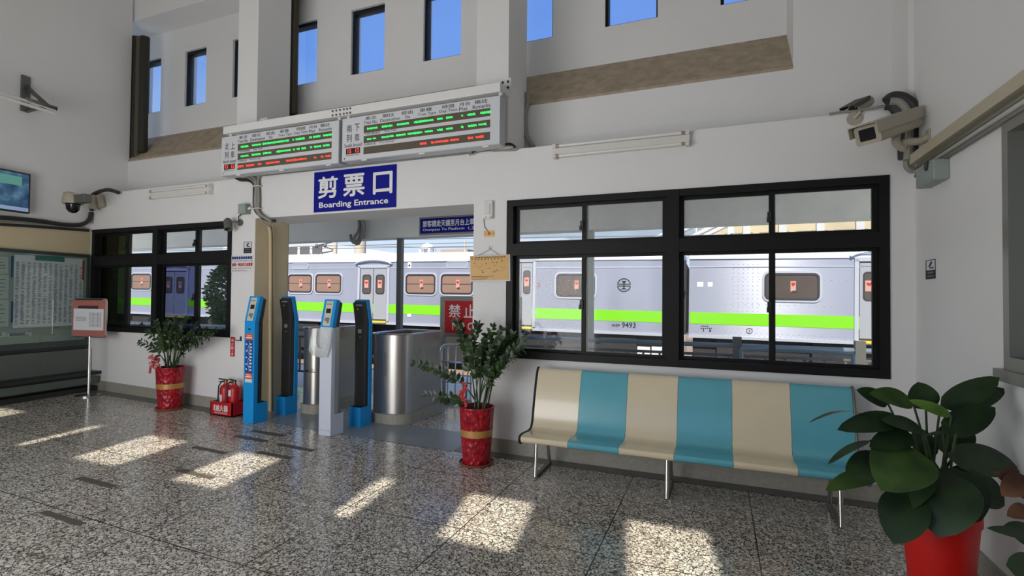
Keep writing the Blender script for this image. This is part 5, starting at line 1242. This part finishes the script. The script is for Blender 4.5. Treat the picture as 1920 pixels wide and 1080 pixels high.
def car(label, s0, s1, wins, vents, doors, extra):
    t = thing('train_car', label, 'train', MTR @ Vector(((s0 + s1) / 2, 0, 0)), MTR.to_euler(), 'cars of the train'); c = (s0 + s1) / 2
    prof = [(0, zB), (0, zG), (.06, zG + .10), (.2, zG + .2), (.5, zG + .3), (1.4, zG + .38), (2.3, zG + .3), (2.74, zG + .1), (2.8, zG), (2.8, zB)]
    bm = NB(); prism(bm, [(0, zB), (0, zG), (2.8, zG), (2.8, zB)], 'x', s0 - c, s1 - c); body = obj('body', bm, TRAIN, t)
    bm = NB(); prism(bm, prof[1:9], 'x', s0 - c, s1 - c); box(bm, s0 - c, s1 - c, -.03, .03, zG - .04, zG + .015); obj('roof', bm, TROOF, t)
    bm = NB(); box(bm, s0 - c + .02, s1 - c - .02, -.006, .0, zS0, zS1); obj('lime_stripe', bm, STRIPE, t)
    zl = T(900, 502)[1] + .0
    bm = NB(); box(bm, s0 - c, s1 - c, -.012, .0, zl - .012, zl + .012); box(bm, s0 - c, s1 - c, -.05, .0, zB - .04, zB + .03); obj('moulding', bm, TRIMW, t)
    bm = NB(); box(bm, s0 - c + .1, s1 - c - .1, .25, 2.6, -.5, zB); 
    for k in range(int((s1 - s0) / 2.2)):
        x_ = s0 - c + 1.2 + k * 2.2; box(bm, x_ - .5, x_ + .5, .05, .4, -.35, zB - .03)
    obj('underframe', bm, UNDER, t)
    rr = random.Random(1)
    for (x0, x1, y0, y1, M) in wins:
        a = T((x0 + x1) / 2, y1); b = T((x0 + x1) / 2, y0); sa, sb = T(x0, (y0 + y1) / 2)[0], T(x1, (y0 + y1) / 2)[0]
        if sa > s1 or sb < s0: continue
        sa -= c; sb -= c
        bm = NB(); rframe(bm, sa - .05, sb + .05, a[1] - .05, b[1] + .05, .17, .06, -.02, .0); rframe(bm, sa, sb, a[1], b[1], .13, .05, -.028, .0, 1); w_ = obj('window', bm, [TRIMW, SEAL], t)
        bm = NB(); prism(bm, rrect(sa + .03, sb - .03, a[1] + .03, b[1] - .03, .1), 'y', -.012, -.002); obj('pane', bm, M, w_)
        mx_ = (sa + sb) / 2 + .05; mz = (a[1] + b[1]) / 2
        bm = NB(); box(bm, mx_ - .075, mx_ + .045, -.016, -.012, mz - .12, mz + .14); stq = obj('notice', bm, mat('pink_notice', s2l(196, 150, 136), .6), w_)
        bm = NB(); prism(bm, [(mx_ - .015, mz + .0), (mx_ + .03, mz + .06), (mx_ + .02, mz + .11), (mx_ - .015, mz + .095), (mx_ - .05, mz + .11), (mx_ - .06, mz + .06)], 'y', -.019, -.0165); box(bm, mx_ - .03, mx_ + .06, -.019, -.0165, mz - .15, mz - .10, 1); obj('heart_mark', bm, [REDINK, SEAL], w_)
        if M is CURT:
            bm = NB(); box(bm, sa + .05, sb - .05, -.0135, -.0122, mz - .01, mz + .012); obj('blind_rail', bm, SEAL, w_)
    for (x0, x1, y0, y1) in vents:
        a = T((x0 + x1) / 2, y1); b = T((x0 + x1) / 2, y0); sa, sb = T(x0, (y0 + y1) / 2)[0] - c, T(x1, (y0 + y1) / 2)[0] - c
        bm = NB(); rframe(bm, sa, sb, a[1], b[1], .07, .03, -.02, .0); prism(bm, rrect(sa + .02, sb - .02, a[1] + .02, b[1] - .02, .06), 'y', -.008, -.001, 1); obj('destination_window', bm, [TRIMW, mat('frosted_pane', s2l(150, 156, 168), .4)], t)
    for (x0, x1, y0, y1, hood) in doors:
        za = T((x0 + x1) / 2, y1)[1]; zc_ = T((x0 + x1) / 2, y0)[1]; sa, sb = T(x0, 550)[0] - c, T(x1, 550)[0] - c; mid_ = (sa + sb) / 2
        d_ = []
        bm = NB(); box(bm, sa - .09, sa, -.03, .0, za, zc_ + .05); box(bm, sb, sb + .09, -.03, .0, za, zc_ + .05); box(bm, sa - .09, sb + .09, -.03, .0, zc_, zc_ + .09); fr_ = obj('door_frame', bm, TRIMW, t)
        bm = NB(); box(bm, sa, sb, -.004, -.001, za, zc_); obj('door_gap', bm, SEAL, fr_)
        for u0, u1 in ((sa + .02, mid_ - .012), (mid_ + .012, sb - .02)):
            bm = NB(); box(bm, u0, u1, -.012, -.004, za + .05, zc_ - .04); lfm = obj('door', bm, DOORM, t)
            w_ = u1 - u0; zw0 = za + (zc_ - za) * .50; zw1 = zc_ - (zc_ - za) * .13
            bm = NB(); rframe(bm, u0 + w_ * .16, u1 - w_ * .16, zw0, zw1, .09, .035, -.022, -.01); prism(bm, rrect(u0 + w_ * .2, u1 - w_ * .2, zw0 + .03, zw1 - .03, .07), 'y', -.016, -.011, 1); obj('door_window', bm, [SEAL, DARKIN], lfm)
            mz = (zw0 + zw1) / 2; mx_ = (u0 + u1) / 2
            bm = NB(); box(bm, mx_ - .09, mx_ + .07, -.02, -.0165, mz - .12, mz + .14); prism(bm, [(mx_ - .01, mz), (mx_ + .05, mz + .06), (mx_ + .03, mz + .10), (mx_ - .01, mz + .08), (mx_ - .05, mz + .10), (mx_ - .07, mz + .06)], 'y', -.023, -.0205, 1); obj('door_notice', bm, [mat('pink_notice', (1, 1, 1)), REDINK], lfm)
        bm = NB(); box(bm, sa - .05, sb + .02, -.10, .0, za - .06, za + .0); obj('step', bm, YEL, t)
        if hood:
            bm = NB(); P = [(sa - .18 + (sb - sa + .36) * k / 12, -.05, zc_ + .12 + .13 * math.sin(PI * k / 12) ** .6) for k in range(13)]; tube(bm, P, .035, 8); obj('rain_hood', bm, TRIMW, t)
    extra(t, c)
    return t
s_end = T(1243, 560)[0]; s_beg = T(1292, 560)[0]
def ex1(t, c):
    x0, z0_ = T(1147, 613.5); x1, z1_ = T(1192, 604.5)
    xm_ = T(1164, 610)[0]
    bm = NB(); text(bm, '45EP', x0 - c, xm_ - c - .02, z0_ + .02, z0_ + (z1_ - z0_) * .62, -.008, bold=.01); text(bm, '9493', xm_ - c + .03, x1 - c, z0_, z1_, -.008, bold=.015); obj('car_number', bm, INK, t)
    cx_, cz_ = T(1170, 534.5); R0 = (T(1183, 534.5)[0] - T(1157, 534.5)[0]) / 2; cx_ -= c
    bm = NB(); N = 32
    for h0, h1 in ((12, 168), (192, 348)):
        P = [math.radians(h0 + (h1 - h0) * k / N) for k in range(N + 1)]
        for a, b in zip(P, P[1:]):
            quad(bm, (cx_ + R0 * math.cos(a), -.008, cz_ + R0 * math.sin(a)), (cx_ + R0 * math.cos(b), -.008, cz_ + R0 * math.sin(b)), (cx_ + R0 * .86 * math.cos(b), -.008, cz_ + R0 * .86 * math.sin(b)), (cx_ + R0 * .86 * math.cos(a), -.008, cz_ + R0 * .86 * math.sin(a)))
    for q in ((-.95, .95, .08, .19), (-.95, .95, -.19, -.08), (-.09, .09, -.55, .5)): box(bm, cx_ + R0 * q[0], cx_ + R0 * q[1], -.009, -.007, cz_ + R0 * q[2], cz_ + R0 * q[3])
    prism(bm, [(cx_ - R0 * .32, cz_ + R0 * .62), (cx_ + R0 * .32, cz_ + R0 * .62), (cx_ + R0 * .3, cz_ + R0 * .46), (cx_ + R0 * .09, cz_ + R0 * .3), (cx_ - R0 * .09, cz_ + R0 * .3), (cx_ - R0 * .3, cz_ + R0 * .46)], 'y', -.009, -.007)
    prism(bm, [(cx_ - R0 * .5, cz_ - R0 * .62), (cx_ + R0 * .5, cz_ - R0 * .62), (cx_ + R0 * .1, cz_ - R0 * .42), (cx_ - R0 * .1, cz_ - R0 * .42)], 'y', -.009, -.007)
    obj('railway_emblem', bm, INK, t)
    x0, z0_ = T(1007, 538.5); x1, z1_ = T(1014, 528.5); bm = NB(); text(bm, '8', x0 - c, x1 - c, z0_, z1_, -.008, bold=.02); obj('car_letter', bm, mat('brown_print', s2l(150, 110, 110), .6), t)
    x0, z0_ = T(765, 503); x1, z1_ = T(771.5, 491); bm = NB(); box(bm, x0 - c, x1 - c, -.015, 0, z0_, z1_); box(bm, x0 - c + .03, x1 - c - .03, -.017, -.014, z0_ + .06, z0_ + .12, 1); obj('marker_plate', bm, [WHITE, INK], t)
    x0, z0_ = T(764, 593.5); x1, z1_ = T(771, 588.5); bm = NB(); box(bm, x0 - c, x1 - c, -.015, 0, z0_, z1_); obj('jack_plate', bm, WHITE, t)
    bm = NB()
    for a, b in ((1194, 1218), (1221, 1243)): x0, z0_ = T(a, 669); x1, z1_ = T(b, 652); box(bm, x0 - c, x1 - c, .1, .5, z0_ - .1, z1_)
    obj('equipment_box', bm, WHITEP, t)
    # corrugated gangway between the cars
    bm = NB()
    for k in range(6):
        xx = s_end - c + .02 + k * (s_beg - s_end - .04) / 6; box(bm, xx, xx + .05, .1 + .06 * (k % 2), 2.6, zB + .02, zG - .15)
    obj('gangway', bm, SEAL, t)
    bm = NB(); a, zq = T(1288, 505); box(bm, a - c - .35, a - c - .02, -.03, .05, T(1285, 545)[1], T(1285, 488)[1]); obj('end_shield', bm, BLACKP, t)
def ex2(t, c):
    bm = NB(); rr = random.Random(6)
    sa, sb = s_beg + .15, T(1598, 560)[0] - .1; zhi = T(1400, 490)[1]; s1a, s1b = T(1375, 560)[0], T(1430, 560)[0]
    def riv(x_, z_): 
        d_ = .016; v = [bm.verts.new((x_ - c + dx, -.001, z_ + dz)) for dx, dz in ((-d_, 0), (0, -d_), (d_, 0), (0, d_))]; tp = bm.verts.new((x_ - c, -.012, z_))
        for k in range(4): bm.faces.new((v[k], v[(k + 1) % 4], tp))
    x_ = sa
    while x_ < sb:
        riv(x_, zB + .07); riv(x_ + .05, zB + .13); x_ += .12
    for k in range(6):
        xq = s1a + (s1b - s1a) * k / 6; z_ = zB + .25
        while z_ < zhi: 
            if not zS0 - .05 < z_ < zS1 + .05: riv(xq, z_)
            z_ += .11
    for zq in (T(1400, 571)[1], T(1400, 524)[1]):
        x_ = T(1360, 560)[0]
        while x_ < T(1590, 560)[0]: riv(x_, zq); x_ += .16
    obj('rivets', bm, TRIMW, t)
    for a, b, d, e in ((1307, 1318.5, 529, 537.5), (1327, 1336, 529.5, 537.5)):
        x0, z0_ = T(a, e); x1, z1_ = T(b, d); bm = NB(); box(bm, x0 - c, x1 - c, -.008, 0, z0_, z1_); obj('white_sticker', bm, WHITE, t)
    bm = NB()
    for k, (a, b, y_) in enumerate(((1314, 1329, 611.5), (1314, 1336, 615.5), (1318, 1321, 618), (1330, 1334, 618.5), (1318, 1321, 620.5), (1330, 1335, 620.8))):
        n = max(1, int((b - a) / 3.6))
        for i in range(n): x0, z0_ = T(a + (b - a) * i / n, y_ + .8); x1, z1_ = T(a + (b - a) * (i + .72) / n, y_ - .9); box(bm, x0 - c, x1 - c, -.007, 0, z0_, z1_)
    cx_, cz_ = T(1405, 620.5); R0 = .075
    P = [2 * PI * k / 24 for k in range(25)]
    for a, b in zip(P, P[1:]): quad(bm, (cx_ - c + R0 * math.cos(a), -.006, cz_ + R0 * math.sin(a)), (cx_ - c + R0 * math.cos(b), -.006, cz_ + R0 * math.sin(b)), (cx_ - c + R0 * .8 * math.cos(b), -.006, cz_ + R0 * .8 * math.sin(b)), (cx_ - c + R0 * .8 * math.cos(a), -.006, cz_ + R0 * .8 * math.sin(a)))
    box(bm, cx_ - c - .008, cx_ - c + .008, -.007, -.005, cz_ - .04, cz_ + .04)
    obj('stencilled_marks', bm, INK, t)
WL = [(-40, 30, 512, 542, CURT), (60, 118, 512, 542, CURT), (150, 195, 512, 542, CURT), (247, 284, 513, 543, CURT), (452, 497, 514, 549, CURT), (540.5, 585.5, 514.5, 548.5, CURT), (592, 640.5, 514, 549.5, CURT), (761, 817, 514, 551.5, CURT), (827, 887, 514, 552, CURT), (905, 960, 514, 553, CURT), (1043, 1116, 513, 557, DARKIN)]
car('silver train car with a lime stripe and the round emblem, left of the coupling', T(-60, 560)[0] - 6, s_end, WL, [(548.5, 579, 494, 504.5), (837, 878, 490, 502.5)], [(675, 726, 502, 601, True), (955, 999, 491, 612, True), (305, 350, 508, 592, True)], ex1)
car('silver train car with rivets and a lime stripe, right of the coupling', s_beg, s_beg + 19, [(1433, 1537, 512, 563, DARKIN), (1760, 1880, 505, 572, DARKIN)], [], [(1610, 1690, 490, 640, True)], ex2)

# ------------------------------------------------------------------ beyond the train
def far(name, label, cat, c, group=None): return thing(name, label, cat, c, group=group)
MASTM = mat('beige_mast', s2l(200, 190, 170), .7)
def mast(label, px, py0, py1, Y, r, arm):
    a = PY(px, py0, Y); t = far('catenary_mast', label, 'mast', (a.x, Y, -.8), 'catenary masts')
    bm = NB(); tube(bm, [(0, 0, 0), (0, 0, a.z + .8)], r, 12); obj('pole', bm, MASTM, t)
    for dz, ln in arm:
        bm = NB(); tube(bm, [(0, 0, a.z + .8 - dz), (-ln, 0, a.z + .8 - dz - .3)], .05, 6); tube(bm, [(0, 0, a.z + .2 - dz), (-ln * .8, 0, a.z + .8 - dz - .2)], .04, 6)
        for u in (.5, .95): lathe(bm, [(.09, -.2), (.09, .05)], (-ln * u, 0, a.z + .8 - dz - .2), 8, cap_top=True)
        obj('arm', bm, GREYPOST, t)
mast('beige concrete mast rising over the train roof beside the canopy cables', 676, 430, 480, 22, .30, [])
mast('slim mast with cross arms over the train roof at the passage left', 629, 440, 480, 26, .13, [(1.0, 2.2), (.4, 1.6)])
mast('thin mast with insulator arms over the train roof before the pier', 872, 452, 480, 30, .07, [(.7, 1.2)])
for k, (y0_, y1_) in enumerate(((452, 447), (463, 455), (467, 462), (459, 465))):
    YW = (20, 20.6, 21.2, 27)[k]; a = PY(540, y0_, YW); b = PY(890, y1_, YW); d = (b - a)
    bm = NB(); tube(bm, [a - d * 1.2, a, b, b + d * 2.0], .014, 5); o = obj('overhead_wire', bm, GREYPOST); tag(o, 'thin overhead wire across the sky above the train roof', 'wire', 'overhead wires')
# building at left with stepped pale roof
a = PY(520, 486, 33); b = PY(648, 455, 33)
t = far('station_shed', 'pale roofed shed behind the train at the left of the passage', 'building', ((a.x + b.x) / 2, 33, -.8)); W = b.x - a.x; H = b.z + .8
bm = NB(); box(bm, -W / 2, W / 2 - 1.8, 0, 9, 0, H - 1.0); obj('walls', bm, mat('shed_wall', s2l(170, 160, 146), .8), t)
bm = NB(); prism(bm, [(-W / 2 - 6, H - 1.1), (W / 2, H - 1.1), (W / 2 - 1.6, H), (-W / 2 - 6, H)], 'y', -.4, 9); obj('roof', bm, mat('pale_roof', s2l(206, 208, 218), .6), t)
bm = NB()
for i in range(4): box(bm, -W / 2 + .3 + i * 1.3, -W / 2 + 1.3 + i * 1.3, -.45, -.38, H - .85, H - .25)
obj('louvre', bm, GREYPOST, t)
a = PY(786, 476, 40); b = PY(806, 455, 40)
t = far('roof_turret', 'small white domed turret on the skyline above the train', 'turret', ((a.x + b.x) / 2, 40, -.8)); W = b.x - a.x; H = b.z + .8; hz_ = a.z + .8
bm = NB(); box(bm, -W / 2, W / 2, 0, W, 0, hz_ - .05); obj('base', bm, WHITEP, t)
bm = NB()
for sx_ in (-1, 1):
    for yy in (.12, W - .12): box(bm, sx_ * (W * .42) - .12, sx_ * (W * .42) + .12, yy - .12, yy + .12, hz_ - .05, H - .45)
box(bm, -W * .2, W * .2, W * .5, W * .6, hz_ - .05, H - .5)
obj('pillars', bm, WHITEP, t)
bm = NB(); box(bm, -W / 2, W / 2, 0, W, H - .5, H - .35); lathe(bm, [(W * .5, H - .35), (W * .42, H - .15), (W * .2, H), (.01, H + .06)], (0, W / 2, 0), 16); obj('dome', bm, WHITEP, t)
a = PY(832, 474, 36); b = PY(882, 468, 36)
t = far('flat_roof_building', 'low building with a flat brown roof edge on the skyline', 'building', ((a.x + b.x) / 2, 36, -.8)); W = b.x - a.x
bm = NB(); box(bm, -W * .38, W * .38, 0, 5, 0, a.z + .75); obj('walls', bm, WHITEP, t)
bm = NB(); box(bm, -W / 2, W / 2, -.5, 5.5, a.z + .72, b.z + .8); obj('roof', bm, mat('roof_edge', s2l(170, 150, 138), .8), t)
# yellow building and footbridge over the right car
a = PY(1318, 470, 30); b = PY(1660, 405, 30)
t = far('yellow_building', 'pale yellow building with white columns over the right train car', 'building', ((a.x + b.x) / 2, 30, -.8)); W = b.x - a.x; H = 8.2
bm = NB(); box(bm, -W / 2, W / 2 + 8, 0, 8, 0, H); obj('walls', bm, mat('yellow_wall', s2l(222, 206, 168), .8, noise=.05), t)
bm = NB()
for i in range(9): x_ = -W / 2 + .3 + i * (W + 7) / 9; box(bm, x_, x_ + .35, -.15, 0, 0, H)
obj('column', bm, WHITEP, t)
bm = NB(); box(bm, -W / 2 - .3, W / 2 + 8, -.6, 8.3, H, H + .3); obj('roof', bm, GREYC, t)
bm = NB()
for i in range(8): x_ = -W / 2 + .9 + i * (W + 7) / 9; box(bm, x_ + .2, x_ + 1.6, -.05, .01, 4.2, 6.0)
obj('window_band', bm, mat('olive_grey_pane', s2l(150, 146, 120), .3), t)  # panes in one even olive-grey
q0 = PY(1262, 462, 24); q1 = PY(1352, 418, 24)
t = far('footbridge_stair', 'white footbridge stair rising behind the coupling of the train cars', 'footbridge', (q0.x, 24, -.8)); dx, dz = q1.x - q0.x, q1.z - q0.z
bm = NB(); L0 = Vector((-dx * 2, 0, q0.z + .8 - dz * 2)); L1 = Vector((dx * 2, 0, q0.z + .8 + dz * 2))
for yy in (0, 1.8):
    for off in (0, .75): tube(bm, [L0 + Vector((0, yy, off)), L1 + Vector((0, yy, off))], .11, 6)
obj('stringer', bm, WHITEP, t)
bm = NB()
for i in range(14): p = L0.lerp(L1, i / 13); tube(bm, [p, p + Vector((0, 0, .75))], .04, 5); tube(bm, [p + Vector((0, 1.8, 0)), p + Vector((0, 1.8, .75))], .04, 5)
obj('railing', bm, WHITEP, t)
bm = NB(); p = L0.lerp(L1, .5); 
for u in (.1, .35, .6): p = L0.lerp(L1, u + .2); tube(bm, [(p.x, .9, 0), p + Vector((0, .9, 0))], .15, 8)
obj('column', bm, WHITEP, t)
a = PY(975, 475, 34); b = PY(1060, 447, 34)
t = far('grey_roof_shed', 'shed with a pale grey sloping roof over the left train car', 'building', ((a.x + b.x) / 2, 34, -.8)); W = b.x - a.x + 5; H = b.z + .8
bm = NB(); box(bm, -W / 2, W / 2, 0, 6, 0, H - 1.2); obj('walls', bm, GREYC, t)
bm = NB(); prism(bm, [(-W / 2 - .4, H - 1.3), (W / 2 + .4, H - 1.3), (W / 2 - 2.4, H), (-W / 2 - .4, H)], 'y', -.4, 6.4); obj('roof', bm, mat('pale_blue_roof', s2l(196, 208, 226), .6), t)

# ------------------------------------------------------------------ greenery outside the left window
rr = random.Random(17)
def crown(bm, c, rx, rz, n, sz):
    for k in range(n):
        u = rr.uniform(-1, 1); th = rr.uniform(0, 2 * PI); rad = math.sqrt(1 - u * u) * rr.uniform(.55, 1.0); p = Vector(c) + Vector((rx * rad * math.cos(th) * (1 - .35 * max(u, 0)), rx * rad * math.sin(th), rz * u))
        d = Vector((rr.uniform(-1, 1), rr.uniform(-1, 1), rr.uniform(-.4, .8))).normalized(); leaf_blade(bm, p, p + d * sz, sz * .45, (rr.uniform(-1, 1), -1, rr.uniform(-.5, 1)), .05, .2, 3)
p = PY(421, 548, 9.0); t = thing('dense_tree', 'dense dark green tree beyond the last pane of the left window', 'tree', (p.x, 9.0, -.05))
bm = NB(); tube(bm, smooth_path([(0, 0, 0), (.04, 0, .6), (0, 0, 1.4)]), [.07] * 6 + [.06] * 5, 8); obj('trunk', bm, mat('bark', s2l(80, 64, 50), .9, noise=.3), t)
bm = NB(); crown(bm, (0, 0, p.z + .05), .42, .66, 2400, .10); crown(bm, (-.05, 0, p.z - .5), .32, .3, 600, .10); obj('crown', bm, TREEL, t)
for lab, px, Y, h_ in (('dark clipped shrub behind the second pane of the left window', 264, 6.5, .92), ('dark clipped shrub behind the dark third pane of the left window', 338, 6.5, .85)):
    q = PY(px, 600, Y); t = thing('dark_shrub', lab, 'shrub', (q.x, Y, -.02), group='shrubs beyond the left window')
    bm = NB(); crown(bm, (0, 0, h_ * .6), .36, h_ * .5, 900, .11); obj('foliage', bm, LEAF, t)
    bm = NB(); tube(bm, [(0, 0, 0), (0, 0, h_ * .5)], .03, 6); obj('stem', bm, STEM, t)
